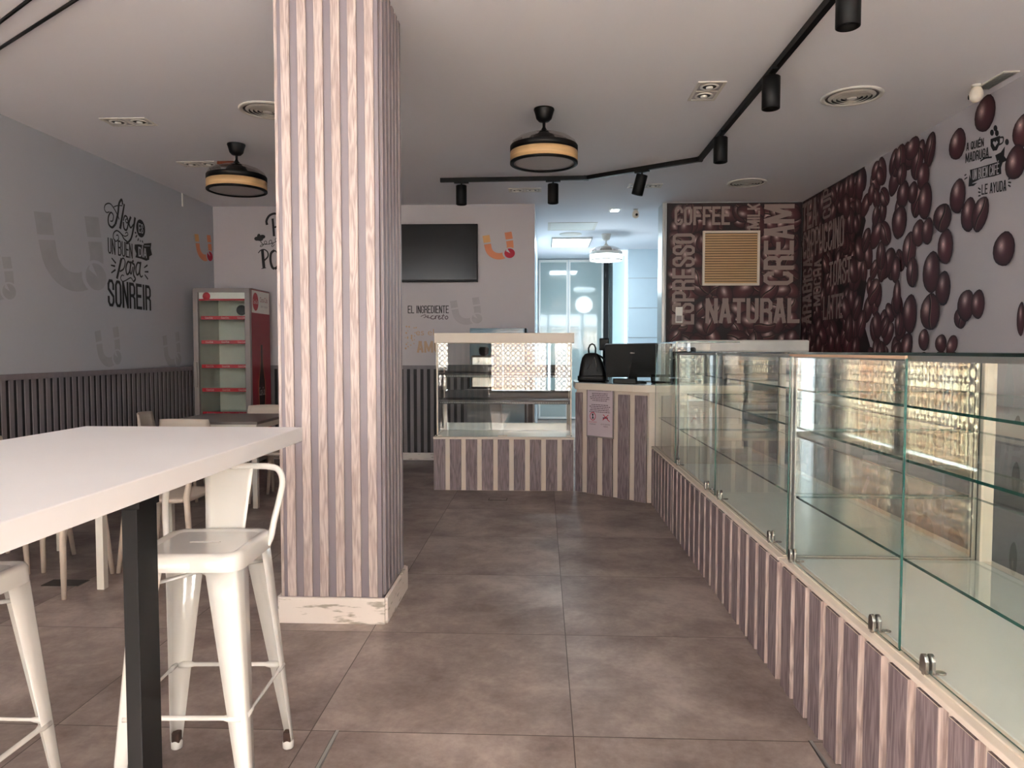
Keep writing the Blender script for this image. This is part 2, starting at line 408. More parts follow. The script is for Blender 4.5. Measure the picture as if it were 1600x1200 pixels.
def cat(pts, n=6):
    out = []
    P = [pts[0]]+list(pts)+[pts[-1]]
    for i in range(1, len(P)-2):
        for k in range(n):
            t = k/n; o = []
            for c in range(2):
                p0, p1, p2, p3 = P[i-1][c], P[i][c], P[i+1][c], P[i+2][c]
                o.append(.5*((2*p1)+(-p0+p2)*t+(2*p0-5*p1+4*p2-p3)*t*t+(-p0+3*p1-3*p2+p3)*t**3))
            out.append(tuple(o))
    out.append(tuple(pts[-1])); return out
_ro = [0]
def ribbon(mb, fn, pts, w, m, off=.001, smooth=True):
    """brush stroke of width w through plane points"""
    P = cat(pts) if smooth else list(pts); L_, R_ = [], []
    _ro[0] = (_ro[0]+1) % 40; off = off+_ro[0]*2e-5
    for i, p in enumerate(P):
        q0, q1 = P[max(i-1, 0)], P[min(i+1, len(P)-1)]
        dx, dy = q1[0]-q0[0], q1[1]-q0[1]; l = math.hypot(dx, dy) or 1
        ww = w[0]+(w[1]-w[0])*i/(len(P)-1) if isinstance(w, tuple) else w
        nx, ny = -dy/l*ww/2, dx/l*ww/2
        L_.append(fn(p[0]+nx, p[1]+ny, off)); R_.append(fn(p[0]-nx, p[1]-ny, off))
    n = len(P); mb._add(L_+R_, [(i, i+1, n+i+1, n+i) for i in range(n-1)], m)
def blob(mb, fn, poly, m, off=.001): mb._add([fn(a, b, off) for a, b in poly], [tuple(range(len(poly)))], m)

# condensed block capitals drawn with even strokes -----------------------
GL = {'A': [[(0, 0), (.42, 1)], [(1, 0), (.58, 1)], [(.2, .27), (.8, .27)], [(.36, 1), (.64, 1)]], 'B': [[(0, 0), (0, 1)], [(0, 1), (.75, 1), (1, .87), (1, .66), (.75, .54), (0, .54)], [(.75, .54), (1, .4), (1, .13), (.75, 0), (0, 0)]],
 'C': [[(1, .76), (1, .86), (.76, 1), (.24, 1), (0, .86), (0, .14), (.24, 0), (.76, 0), (1, .14), (1, .24)]], 'D': [[(0, 0), (0, 1)], [(0, 1), (.7, 1), (1, .84), (1, .16), (.7, 0), (0, 0)]],
 'E': [[(0, 0), (0, 1)], [(0, 1), (1, 1)], [(0, .52), (.85, .52)], [(0, 0), (1, 0)]], 'F': [[(0, 0), (0, 1)], [(0, 1), (1, 1)], [(0, .5), (.85, .5)]],
 'G': [[(1, .7), (1, .86), (.76, 1), (.24, 1), (0, .86), (0, .14), (.24, 0), (.76, 0), (1, .14), (1, .46), (.55, .46)]], 'H': [[(0, 0), (0, 1)], [(1, 0), (1, 1)], [(0, .5), (1, .5)]], 'I': [[(.5, 0), (.5, 1)]],
 'K': [[(0, 0), (0, 1)], [(0, .42), (1, 1)], [(.3, .58), (1, 0)]], 'L': [[(0, 1), (0, 0)], [(0, 0), (1, 0)]], 'M': [[(0, 0), (0, 1)], [(1, 0), (1, 1)], [(.06, 1), (.5, .12)], [(.94, 1), (.5, .12)]],
 'N': [[(0, 0), (0, 1)], [(1, 0), (1, 1)], [(.03, 1), (.97, 0)]], 'O': [[(.5, 1), (.24, 1), (0, .86), (0, .14), (.24, 0), (.76, 0), (1, .14), (1, .86), (.76, 1), (.5, 1)]],
 'P': [[(0, 0), (0, 1)], [(0, 1), (.75, 1), (1, .87), (1, .57), (.75, .44), (0, .44)]], 'R': [[(0, 0), (0, 1)], [(0, 1), (.75, 1), (1, .87), (1, .62), (.75, .5), (0, .5)], [(.6, .5), (1, .38), (1, 0)]],
 'S': [[(1, .7), (1, .86), (.76, 1), (.24, 1), (0, .86), (0, .66), (1, .36), (1, .14), (.76, 0), (.24, 0), (0, .14), (0, .3)]], 'T': [[(0, 1), (1, 1)], [(.5, 1), (.5, 0)]],
 'U': [[(0, 1), (0, .14), (.24, 0), (.76, 0), (1, .14), (1, 1)]], 'Y': [[(0, 1), (.5, .45)], [(1, 1), (.5, .45)], [(.5, .45), (.5, 0)]], 'Q': [[(.5, 1), (.24, 1), (0, .86), (0, .14), (.24, 0), (.76, 0), (1, .14), (1, .86), (.76, 1), (.5, 1)], [(.6, .2), (1, -.02)]]}
ACC = {'É': ('E', [(.35, 1.14), (.7, 1.3)]), 'Í': ('I', [(.4, 1.14), (.75, 1.3)])}
def cond(mb, kind, s, u0, v0, u1, v1, m, off=.001, rot=0, wf=.25, slope=0, rect=None):
    """wf = stroke width as a share of the letter pitch"""
    um, vm = (u0+u1)/2, (v0+v1)/2
    if rect: a0, b0, a1, b1 = rect
    else: a0 = px(kind, u0, vm)[0]; a1 = px(kind, u1, vm)[0]; b1 = px(kind, um, v0)[1]; b0 = px(kind, um, v1)[1]
    Lx, Ly = (abs(b1-b0), abs(a1-a0)) if rot else (abs(a1-a0), abs(b1-b0))
    wid = [{'I': .42, ' ': .55, 'M': 1.35}.get(ACC.get(c, (c,))[0], 1.0) for c in s]; n_ = sum(wid); pitch = Lx/n_; w = pitch*wf; x = 0; fn = plane_fn(kind); j = 0
    def M2(X, Y):
        if rot: return (a0+(a1-a0)*(1-Y/Ly), b0+(b1-b0)*(X/Lx))
        return (a0+(a1-a0)*(X/Lx), b0+(b1-b0)*(Y/Ly)+slope*(X-Lx/2))
    for c, wd in zip(s, wid):
        if c != ' ':
            base, acc = ACC.get(c, (c, None)); g = list(GL[base])+([acc] if acc else [])
            X0 = x+w*.5+pitch*.05; X1 = x+wd*pitch-w*.5-pitch*.05
            if X1 < X0: X0 = X1 = (X0+X1)/2
            for st in g:
                j += 1; P = []
                for i, (gx, gy) in enumerate(st): P.append([X0+(X1-X0)*gx, w*.5+(Ly-w)*gy])
                for e_, q in ((0, 1), (-1, -2)):       # square caps
                    dx, dy = P[e_][0]-P[q][0], P[e_][1]-P[q][1]; l = math.hypot(dx, dy) or 1
                    if base != 'O' and base != 'Q' or len(st) < 3: P[e_] = [P[e_][0]+dx/l*w*.5, P[e_][1]+dy/l*w*.5]
                for p_ in P: p_[1] = max(p_[1], -0.0)
                ribbon(mb, fn, [M2(*p_) for p_ in P], w, m, off, False)
        x += wd*pitch

# ------------------------------------------------------------------ room shell
KY = 14.2; KX0, KX1 = -.10, 3.1
RX0, RX1, RY = -.722, .925, 2.487
mb = MB(); mb.box(XL-.3, XR+.3, RY, KY+.2, -.4, 0, M['floor']); mb.box(XL-.3, RX0, YF-.3, RY, -.4, 0, M['floor']); mb.box(RX1, XR+.3, YF-.3, RY, -.4, 0, M['floor'])
mb.build('floor', kind='structure')
mb = MB(); dz = .05*(RY-YF+.3)      # gently sloping entrance ramp between the two metal edges
mb._add([(RX0, RY, 0), (RX1, RY, 0), (RX1, YF-.3, -dz), (RX0, YF-.3, -dz), (RX0, RY, -.4), (RX1, RY, -.4), (RX1, YF-.3, -.4), (RX0, YF-.3, -.4)],
    [(0, 1, 2, 3), (4, 5, 6, 7), (0, 1, 5, 4), (1, 2, 6, 5), (2, 3, 7, 6), (3, 0, 4, 7)], M['floor']); mb.build('floor_ramp', kind='structure')
mb = MB(); mb.box(RX0-.010, RX0+.001, YF, RY, -.26, .002, M['alu']); mb.box(RX0-.0125, RX0-.010, YF, RY, 0, .0012, M['darkhole']); mb.build('trim_5', kind='structure')
mb = MB(); mb.box(RX1-.001, RX1+.010, YF, RY, -.26, .002, M['alu']); mb.box(RX1-.0035, RX1-.001, YF, RY, -.26, .0012, M['darkhole']); mb.build('trim_6', kind='structure')
mb = MB(); mb.box(XL-.3, XR+.3, YF-.3, KY+.2, H, H+.15, M['ceiling']); mb.build('ceiling', kind='structure')
mb = MB(); mb.box(XL-.2, XL, YF-.2, YB+.2, 0, H, M['wall_l']); mb.build('wall_left', kind='structure')
mb = MB(); mb.box(XL, KX0, YB, YB+.18, 0, H, M['wall']); mb.build('wall_back_left', kind='structure')
mb = MB(); mb.box(1.475, XR, YB, YB+.18, 0, H, M['wallwhite']); mb.build('wall_back_right', kind='structure')
mb = MB(); mb.box(XR, XR+.2, .62, YB+.2, 0, H, M['wall']); mb.box(XR, XR+.2, YF-.2, .62, 0, .40, M['wall']); mb.box(XR, XR+.2, YF-.2, .62, 2.92, H, M['wall'])
mb.box(XR, XR+.2, YF-.2, -2.12, .40, 2.92, M['wall']); mb.build('wall_right', kind='structure')
mb = MB(); mb.box(XL, XR, YF-.2, YF, 2.92, H, M['wall']); mb.box(XL, XR, YF-.2, YF, -.3, .40, M['wall']); mb.build('wall_front', kind='structure')
# kitchen beyond the opening
mb = MB(); mb.box(KX0-.15, KX0, YB+.18, KY, 0, H, M['kwall']); mb.build('wall_kitchen_left', kind='structure')
mb = MB(); mb.box(KX0-.15, 3.4, KY, KY+.15, 0, H, M['kwall']); mb.build('wall_kitchen_back', kind='structure')
mb = MB(); mb.box(1.50, 3.3, 12.85, 13.0, 0, H, M['kwall'])
for k in range(1, 6): mb.box(1.50, 3.3, 12.845, 12.8505, .02+k*.52, .026+k*.52, M['greyframe'])
mb.build('wall_kitchen_tiled', kind='structure')
mb = MB(); mb.box(3.1, 3.25, YB+.18, 12.85, 0, H, M['kwall']); mb.build('wall_kitchen_right', kind='structure')
mb = MB(); mb.box(1.435, 1.475, YB-.02, YB+.3, 0, H, M['alu'], .004); mb.build('trim_1', kind='structure')

# storefront glazing behind the camera
n = 5
for i in range(n):
    w = (XR-XL)/n; x0 = XL+i*w; mb = MB()
    for (a, b, c, d) in ((x0, x0+.05, .4, 2.92), (x0+w-.05, x0+w, .4, 2.92), (x0+.05, x0+w-.05, .4, .45), (x0+.05, x0+w-.05, 2.87, 2.92), (x0+.05, x0+w-.05, 2.2, 2.24)):
        mb.box(a, b, YF-.12, YF-.05, c, d, M['black'])
    o = mb.build('window_%d' % (i+1), kind='structure')
    g = MB(); g.pane(x0+.05, x0+w-.05, YF-.09, YF-.08, .45, 2.87, M['window'], M['edge'], 1); g.build('window_pane', parent=o)
mb = MB()
for (a, b, c, d) in ((-2.12, -2.07, .4, 2.92), (.57, .62, .4, 2.92), (-2.07, .57, .4, .45), (-2.07, .57, 2.87, 2.92), (-.78, -.73, .45, 2.87)):
    mb.box(XR+.05, XR+.12, a, b, c, d, M['black'])
o = mb.build('window_6', kind='structure')
g = MB(); g.pane(XR+.08, XR+.09, -2.07, .57, .45, 2.87, M['window'], M['edge'], 0); g.build('window_pane', parent=o)
# outside: pavement, ring-pattern sun screens
mb = MB(); mb.box(-14, 14, -16, YF-.3, -.2, -.1, M['street']); mb.box(XR+.3, 14, YF-.3, 8, -.2, -.1, M['street']); mb.build('floor_outside', kind='structure')
mb = MB(); mb.box(XL-.5, XR+.7, YF-1.1, YF-.21, 3.05, 3.2, M['white']); mb.build('added_sun_overhang', kind='structure')  # unseen overhang, added to keep direct sun off the interior
for i, (x0, x1) in enumerate(((-4.0, -2.75), (-2.6, -1.3), (-1.2, .1), (.25, 1.5), (1.65, 3.05))):
    m_ = MB(); m_.box(x0, x1, YF-.55, YF-.545, .45, 2.35, M['screen']); m_.box(x0, x1, YF-.565, YF-.53, 2.35, 2.40, M['alu'])
    for q in (x0, x1): m_.box(q-.015, q+.015, YF-.565, YF-.53, -.1, 2.4, M['alu'])
    m_.build('sun_screen', label='cream ring-pattern sun screen outside the shop window', cat='screen', group='ring-pattern screens outside')
for i, (y0, y1) in enumerate(((-2.2, -1.0), (-.9, .5))):
    m_ = MB(); m_.box(XR+.222, XR+.227, y0, y1, .45, 2.9, M['screen_side']); m_.box(XR+.205, XR+.24, y0, y1, 2.9, 2.95, M['alu'])
    for q in (y0, y1): m_.box(XR+.205, XR+.24, q-.015, q+.015, -.1, 2.95, M['alu'])
    m_.build('sun_screen', label='cream ring-pattern sun screen outside the shop window', cat='screen', group='ring-pattern screens outside')

# wainscot -----------------------------------------------------------
def wainscot(name, along, a0, a1, z0, z1, pl):
    mb = MB()
    def bx(p, q, d0, d1, za, zb, m):
        if along == 'y': mb.box(XL+d0, XL+d1, p, q, za, zb, m)
        else: mb.box(p, q, YB-d1, YB-d0, za, zb, m)
    bx(a0, a1, .0, .012, z0, z1, M['wainsback']); bx(a0, a1, .012, .04, z1-.045, z1, M['wains'])
    k = a0
    while k < a1-.05: bx(k, k+.044, .012, .021, z0, z1-.045, M['wains']); k += .083
    return mb.build(name, kind='structure')
wainscot('trim_3', 'y', YF, YB-.04, .09, 1.17, None)
wainscot('trim_4', 'x', XL+.04, KX0-.02, .09, 1.17, None)
mb = MB(); mb.box(XL, XL+.03, YF, YB-.03, 0, .09, M['plaster']); mb.build('baseboard_left', kind='structure')
mb = MB(); mb.box(XL, KX0-.02, YB-.03, YB, 0, .09, M['plaster']); mb.build('baseboard_back', kind='structure')

# ------------------------------------------------------------------ pillar
PX0, PX1, PY0, PY1 = -1.285, -.795, 3.51, 4.01
t = thing('pillar', 'square pillar clad in pinkish grey wood slats with white skirting', 'pillar', ((PX0+PX1)/2, (PY0+PY1)/2, 0))
mb = MB(); mb.box(PX0, PX1, PY0, PY1, 0, H, M['recess'])
mb.box(PX0-.014, PX0+.0, PY0-.004, PY0+.01, .11, H, M['slat']); mb.build('core', t, True)
mb = MB(); sw, p = .043, .0815
for k in range(6): x = PX0+.02+k*p; mb.box(x, x+sw, PY0-.013, PY0, .13, H, M['slat'], .002)
k = 0
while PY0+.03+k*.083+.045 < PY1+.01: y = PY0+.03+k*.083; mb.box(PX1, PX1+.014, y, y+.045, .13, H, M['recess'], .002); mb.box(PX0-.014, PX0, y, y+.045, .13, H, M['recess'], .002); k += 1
for k in range(6): x = PX0+.02+k*p; mb.box(x, x+sw, PY1, PY1+.013, .13, H, M['slat'], .002)
mb.build('slat_cladding', t, True)
mb = MB(); e = .02
mb.box(PX0-e, PX1+e, PY0-e-.012, PY0-.0135, 0, .13, M['plaster'], .003); mb.box(PX1+.0145, PX1+e+.012, PY0-.013, PY1+e, 0, .13, M['plaster'], .003)
mb.box(PX0-e-.012, PX0-.0145, PY0-.013, PY1+e, 0, .13, M['plaster'], .003); mb.box(PX0-e, PX1+e, PY1+.0135, PY1+e+.012, 0, .13, M['plaster'], .003)
mb.build('skirting', t, True, label='white worn skirting')

# ------------------------------------------------------------------ bar table
TX0, TX1, TY0, TY1, TZ = -1.82, -.945, .35, 2.80, 1.05
t = thing('bar_table', 'high white bar table with black steel legs in the foreground', 'table', ((TX0+TX1)/2, (TY0+TY1)/2, 0))
mb = MB(); mb.box(TX0, TX1, TY0, TY1, TZ-.056, TZ, M['tabletop'], .003); mb.build('tabletop', t, True)
for ly in (1.765, .85):
    for sx in (0, 1):
        xa, wx = (-1.062, .04) if sx else (-1.819, .033)
        mb = MB(); mb.box(xa, xa+wx, ly, ly+.095, 0, TZ-.1, M['black'], .002); mb.build('leg', t, True)
    mb = MB(); mb.box(-1.775, -1.055, ly, ly+.095, TZ-.1, TZ-.0565, M['black'], .002); mb.box(-1.815, -1.775, ly, ly+.095, TZ-.1, TZ-.0565, M['black']); mb.box(-1.055, -1.015, ly, ly+.095, TZ-.1, TZ-.0565, M['black']); mb.build('crossbar', t, True)

# ------------------------------------------------------------------ metal bar stool
def bar_stool(label, loc, rz, group):
    t = thing('bar_stool', label, 'stool', loc, rz, group); W = M['whitemetal']
    SH = .765; s = .158
    mb = MB()
    rings = [rrect(s+.006, s+.006, .05, SH-.052), rrect(s+.004, s+.004, .048, SH-.012), rrect(s-.001, s-.001, .045, SH-.003), rrect(s-.010, s-.010, .04, SH), rrect(s-.022, s-.022, .035, SH-.003), rrect(s-.030, s-.030, .03, SH-.006)]
    mb.loft(rings, W, cap=False)
    # seat pan with a real slot hole
    hz = SH-.006; hx, hy = .048, .0085
    outer = rrect(s-.030, s-.030, .03, hz); inner = rrect(hx, hy, .008, hz); innerd = rrect(hx-.001, hy-.001, .008, hz-.012)
    mb.loft([outer, inner, innerd], W, smooth=False, cap=False)
    mb.loft([rrect(s+.006, s+.006, .05, SH-.052), rrect(s+.003, s+.003, .048, SH-.052), rrect(s-.002, s-.002, .045, SH-.016), rrect(s-.03, s-.03, .03, SH-.016), [(x, y, SH-.016) for x, y, z in innerd]], W, cap=False)
    mb.build('seat', t, fix=False)
    foot = .205; top = .128
    for sx in (1, -1):
        for sy in (1, -1):
            mb = MB(); N_ = 9; rings = []
            for i in range(N_):
                f = i/(N_-1); z = (SH-.05)*(1-f)+.03*f; c = top+.026+(foot-top-.026)*f
                wd = .092*(1-f)+.030*f; th = .0025
                cx, cy = sx*c, sy*c
                # L-shaped pressed channel opening towards the stool centre, rounded outer corner
                r = .014*(1-f)+.008*f; pts = [(cx-sx*wd, cy), (cx-sx*wd*.5, cy), (cx-sx*r, cy), (cx-sx*r*.3, cy-sy*r*.3), (cx, cy-sy*r), (cx, cy-sy*wd*.5), (cx, cy-sy*wd)]
                inn = [(cx-sx*th, cy-sy*wd), (cx-sx*th, cy-sy*wd*.5), (cx-sx*(th+r*.9), cy-sy*(th+r*.9)), (cx-sx*wd*.5, cy-sy*th), (cx-sx*wd, cy-sy*th)]
                rings.append([(x, y, z) for x, y in pts+inn])
            mb.loft(rings, W, smooth=True)
            leg = mb.build('leg', t)
            mb = MB(); mb.box(sx*foot-sx*.030, sx*foot-sx*.004, sy*foot-sy*.030, sy*foot-sy*.004, .008, .06, M['rust'], .004); mb.lathe([(.017, 0), (.019, .003), (.019, .022), (.012, .03)], W, 16, Matrix.Translation((sx*(foot-.016), sy*(foot-.016), .002))); mb.lathe([(.015, 0), (.016, .004)], M['rust'], 16, Matrix.Translation((sx*(foot-.016), sy*(foot-.016), 0)))
            mb.build('foot', leg, label='rust-worn foot')
    z = .295; c = top+.026+(foot-top-.026)*((SH-.05-z)/(SH-.08))-.006
    for (a, b) in (((-c, -c), (c, -c)), ((-c, c), (c, c)), ((-c, -c), (-c, c)), ((c, -c), (c, c))):
        A = Vector((a[0], a[1], z)); B = Vector((b[0], b[1], z)); d = (B-A).normalized()
        mb = MB(); mb.tube([A+d*.01, A+d*.045, A+d*.06, B-d*.06, B-d*.045, B-d*.01], [.012, .012, .0075, .0075, .012, .012], W, 10, .7); mb.build('crossbar', t)
    z = .66; c = .148
    mb = MB(); mb.tube([(-c, -c, z), (0, 0, z+.012), (c, c, z)], .006, W, 8); mb.tube([(-c, c, z), (0, 0, z+.0), (c, -c, z)], .006, W, 8); mb.build('brace', t)
    # backrest: curved splat and bent tube arms
    mb = MB(); rings = []
    for i in range(7):
        f = i/6; zz = SH-.035+(.968-SH+.035)*f; hw = .062+.02*f; yy = .160+.05*f
        row = []
        for k in range(9): q = -1+2*k/8; row.append((q*hw, yy-.012*(q*q)+.006, zz))
        for k in range(9): q = 1-2*k/8; row.append((q*hw, yy-.012*(q*q)+.0032+.006, zz))
        rings.append(row)
    mb.loft(rings, W); mb.build('backrest', t)
    for sx in (1, -1):
        mb = MB(); P = []
        for p in cat([(0, 0), (1, 0)], 1): pass
        ctrl = [(0, .211, .962), (.085, .209, .962), (.135, .198, .962), (.172, .185, .952), (.190, .165, .915), (.186, .14, .86), (.176, .118, .80), (.168, .105, .745), (.160, .10, .722)]
        C3 = [Vector((sx*a, b, c_)) for a, b, c_ in ctrl]; Q = [C3[0]]+C3+[C3[-1]]
        for i in range(1, len(Q)-2):
            for k in range(5):
                tt = k/5; P.append(.5*((2*Q[i])+(-Q[i-1]+Q[i+1])*tt+(2*Q[i-1]-5*Q[i]+4*Q[i+1]-Q[i+2])*tt*tt+(-Q[i-1]+3*Q[i]-3*Q[i+1]+Q[i+2])*tt**3))
        P.append(C3[-1]); mb.tube(P, [.0105]*(len(P)-6)+[.010, .009, .008, .008, .008, .008], W, 12); mb.build('arm_tube', t)
    return t
st1 = bar_stool('white steel bar stool with low backrest tucked behind the black table leg', (-1.042, 2.17, 0), .05, 'white steel bar stools')
st2 = dup(st1, (-1.58, 1.785, 0), PI, 'white steel bar stool cut off by the lower left edge of the picture')

# ------------------------------------------------------------------ dining sets
def dining_chair(label, loc, rz):
    t = thing('dining_chair', label, 'chair', loc, rz, 'beige plastic dining chairs'); C = M['chair']
    mb = MB(); mb.loft([rrect(.19, .19, .07, .425), rrect(.212, .207, .08, .435), rrect(.215, .21, .08, .448), rrect(.205, .2, .08, .455), rrect(.12, .12, .06, .450)], C); mb.build('seat', t)
    for sx in (1, -1):
        for sy in (1, -1):
            mb = MB()
            if sy > 0: mb.tube([(sx*.225, .235, 0), (sx*.205, .205, .42), (sx*.2, .2, .46), (sx*.195, .225, .62), (sx*.19, .245, .72)], [.013, .019, .02, .016, .011], C, 12)
            else: mb.tube([(sx*.215, -.225, 0), (sx*.185, -.18, .435)], [.013, .021], C, 12)
            mb.build('leg', t)
    mb = MB(); rings = []
    for i in range(6):
        f = i/5; z = .60+.19*f; hw = .205+.008*math.sin(f*PI); yy = .215+.035*f; th = .007+.006*math.sin(PI*min(1, f+.15)); row = []
        for k in range(11): q = -1+2*k/10; row.append((q*hw, yy-.045*q*q+.03, z+(.008*(1-q*q) if i == 5 else 0)))
        for k in range(11): q = 1-2*k/10; row.append((q*hw, yy-.045*q*q+.03+th*2, z+(.008*(1-q*q) if i == 5 else 0)))
        rings.append(row)
    mb.loft(rings, C); mb.build('backrest', t)
    return t
def dining_table(label, loc):
    t = thing('dining_table', label, 'table', loc, 0, 'grey square dining tables')
    mb = MB(); mb.box(-.41, .41, -.41, .41, .722, .745, M['greytop'], .002); mb.build('tabletop', t)
    mb = MB()
    for (a, b, c, d) in ((-.36, .36, -.4, -.375), (-.36, .36, .375, .4), (-.4, -.375, -.36, .36), (.375, .4, -.36, .36)): mb.box(a, b, c, d, .675, .7215, M['whitesteel'])
    mb.build('frame', t)
    for sx in (1, -1):
        for sy in (1, -1):
            mb = MB(); mb.box(min(sx*.4, sx*.358), max(sx*.4, sx*.358), min(sy*.4, sy*.358), max(sy*.4, sy*.358), 0, .7215, M['whitesteel'], .002); mb.build('leg', t)
    return t
tb1 = dining_table('grey topped square table with white legs partly hidden under the bar table', (-2.875, 4.33, 0))
tb2 = dup(tb1, (-2.835, 6.44, 0), 0, 'grey topped square table in front of the red drinks fridge')
ch = dining_chair('beige plastic chair nearest the camera, its legs showing below the bar table', (-2.82, 4.0, 0), PI)
dup(ch, (-2.35, 4.45, 0), -PI/2, 'beige plastic chair with its seat seen behind the bar stool backrest')
dup(ch, (-3.33, 4.40, 0), PI/2, 'beige plastic chair at the near table on the side of the dark wainscot')
dup(ch, (-2.85, 4.66, 0), 0, 'beige plastic chair on the far side of the near dining table')
dup(ch, (-2.93, 6.02, 0), PI, 'beige plastic chair with its back to the camera at the far table')
dup(ch, (-3.35, 6.42, 0), PI/2+.25, 'beige plastic chair on the wainscot side of the far table')
dup(ch, (-2.80, 7.02, 0), 0, 'beige plastic chair between the far table and the drinks fridge')
dup(ch, (-2.36, 6.44, 0), -PI/2, 'beige plastic chair at the far table half hidden by the pillar')
mb = MB(); x, y = on_z(92, 922, 0); mb.box(-2.88, -2.66, 3.98, 4.09, 0, .003, M['darkhole'])
mb.build('floor_plate', label='dark rectangular floor plate beside the near dining table leg', cat='floor plate')
x, y = on_z(778, 780, 0)
mb = MB(); mb.box(x-.085, x+.085, y-.05, y+.05, 0, .002, M['darkhole']); mb.box(x-.078, x+.078, y-.043, y+.043, .002, .003, M['floor'])
mb.build('floor_hatch', label='small square floor hatch in front of the low display cabinet', cat='floor hatch')

# ------------------------------------------------------------------ drinks fridge
FX0, FX1, FY0, FY1, FH = -4.005, -3.345, 8.15, 8.76, 2.07
t = thing('drinks_fridge', 'tall red and grey glass door drinks fridge in the back left corner', 'fridge', ((FX0+FX1)/2, (FY0+FY1)/2, 0))
G = M['greyframe']
mb = MB(); th = .03
mb.box(FX0, FX0+th, FY0+.05, FY1, .04, FH, G); mb.box(FX1-th, FX1, FY0+.05, FY1, .04, FH, G)
mb.box(FX0+th, FX1-th, FY1-th, FY1, .04, FH, M['fridgein']); mb.box(FX0+th, FX1-th, FY0+.05, FY1-th, FH-.05, FH, G); mb.box(FX0+th, FX1-th, FY0+.05, FY1-th, .04, .28, G)
mb.box(FX0+th, FX0+th+.008, FY0+.06, FY1-th, .28, FH-.05, M['fridgein']); mb.box(FX1-th-.008, FX1-th, FY0+.06, FY1-th, .28, FH-.05, M['fridgein'])
for sx in (FX0+.05, FX1-.1):
    for sy in (FY0+.1, FY1-.1): mb.box(sx, sx+.05, sy, sy+.05, 0, .04, M['black'])
mb.build('body', t, True)
mb = MB(); a, b = FX0+.012, FX1-.012
mb.box(FX0, FX0+.055, FY0, FY0+.045, .2, FH-.01, G, .003); mb.box(FX1-.055, FX1, FY0, FY0+.045, .2, FH-.01, G, .003)
mb.box(FX0+.055, FX1-.055, FY0, FY0+.045, FH-.05, FH-.01, G); mb.box(FX0+.055, FX1-.055, FY0, FY0+.045, .2, .27, G)
door = mb.build('door', t, True)
mb = MB(); mb.pane(FX0+.055, FX1-.055, FY0+.02, FY0+.026, .27, FH-.05, M['window'], M['edge'], 1); mb.build('door_glass', door, True)
mb = MB(); mb.box(FX0+.01, FX0+.045, FY0-.03, FY0, .93, 1.22, G, .006); mb.build('handle', door, True)
mb = MB(); mb.box(FX0+.06, FX1-.06, FY0+.028, FY0+.032, FH-.14, FH-.052, M['white']); mb.box(FX0+.06, FX1-.06, FY0+.0265, FY0+.028, FH-.145, FH-.125, M['redstrip'])
cx = FX0+.15; mb.lathe([(.045, 0), (.045, .002)], M['redstrip'], 32, Matrix.Translation((cx, FY0+.0262, FH-.095)) @ Matrix.Rotation(PI/2, 4, 'X'))
mb.build('header_strip', t, True)
for k in range(5):
    z = [1.73, 1.45, 1.17, .895, .62][k]-.0
    mb = MB(); mb.box(FX0+.045, FX1-.045, FY0+.10, FY1-.06, z, z+.006, M['steel']); sh = mb.build('shelf', t, True)
    mb = MB(); mb.box(FX0+.05, FX1-.045, FY0+.088, FY0+.094, z-.02, z+.022, M['redstrip'])
    fn = lambda a, b, o: (a, FY0+.088-o, b)
    for q in range(3): put_text(mb, 'Coca-Cola', fn, FX0+.10+q*.19, z-.008, FX0+.19+q*.19, z+.012, M['white'], .001)
    mb.build('price_strip', sh, True, label='red printed strip')
mb = MB()
for cx in (FX0+.37, FX0+.54): mb.lathe([(.062, 0), (.062, .006), (.05, .008)], M['darkhole'], 24, Matrix.Translation((cx, FY1-th-.11, 1.84)) @ Matrix.Rotation(PI/2, 4, 'X'))
mb.box(FX0+.25, FX1-.04, FY1-th-.11, FY1-th, 1.76, FH-.06, M['fridgein']); mb.box(FX0+.36, FX0+.366, FY1-th-.006, FY1-th, .3, 1.74, M['greyframe'])
mb.build('evaporator', t, True)
fnr = lambda a, b, o: (FX1+o, a, b)
mb = MB(); mb.box(FX1, FX1+.002, FY0+.055, FY1-.005, .1, FH-.01, M['red'])
blob(mb, fnr, [(FY0+.06, FH-.02), (FY0+.06, FH-.28), (FY1-.02, FH-.28), (FY1-.02, FH-.02)], M['white'], .003)
blob(mb, fnr, [(FY0+.17+.085*math.cos(a*PI/16), FH-.15+.105*math.sin(a*PI/16)) for a in range(32)], M['redstrip'], .0035)
put_text(mb, 'Coca-Cola', fnr, FY0+.10, FH-.175, FY0+.24, FH-.125, M['white'], .004)
put_text(mb, 'Coca-Cola', fnr, FY0+.30, FH-.145, FY0+.54, FH-.085, M['red'], .004)
put_text(mb, 'sabor original', fnr, FY0+.32, FH-.215, FY0+.54, FH-.18, M['faint'], .004)
# bottle picture printed on the side
cyb = FY0+.33; prof = [(.028, 1.42), (.034, 1.40), (.030, 1.38), (.032, 1.25), (.05, 1.13), (.088, .98), (.098, .88), (.088, .78), (.082, .70), (.092, .55), (.09, .35), (.07, .2)]
def bottle(sc, m, off): blob(mb, fnr, [(cyb-r*sc, z) for r, z in prof]+[(cyb+r*sc, z) for r, z in prof[::-1]], m, off)
bottle(1.18, M['orange1'], .003); bottle(1.0, mat('bottle_print', (48, 18, 20), .4, var=.4, vscale=20), .0035)
put_text(mb, 'Coca-Cola', fnr, cyb-.09, .82, cyb+.09, .92, M['lampwhite'], .004)
mb.build('side_graphic', t, True, label='red side print with bottle picture')

# ------------------------------------------------------------------ cladding for counters
def planks_x(mb, x0, x1, yf, z0, z1, w, gap, first=0.0):
    x = x0+first
    while x < x1-.02:
        mb.box(x, min(x+w, x1), yf-.02, yf, z0, z1, M['plank'], .0015); x += w+gap
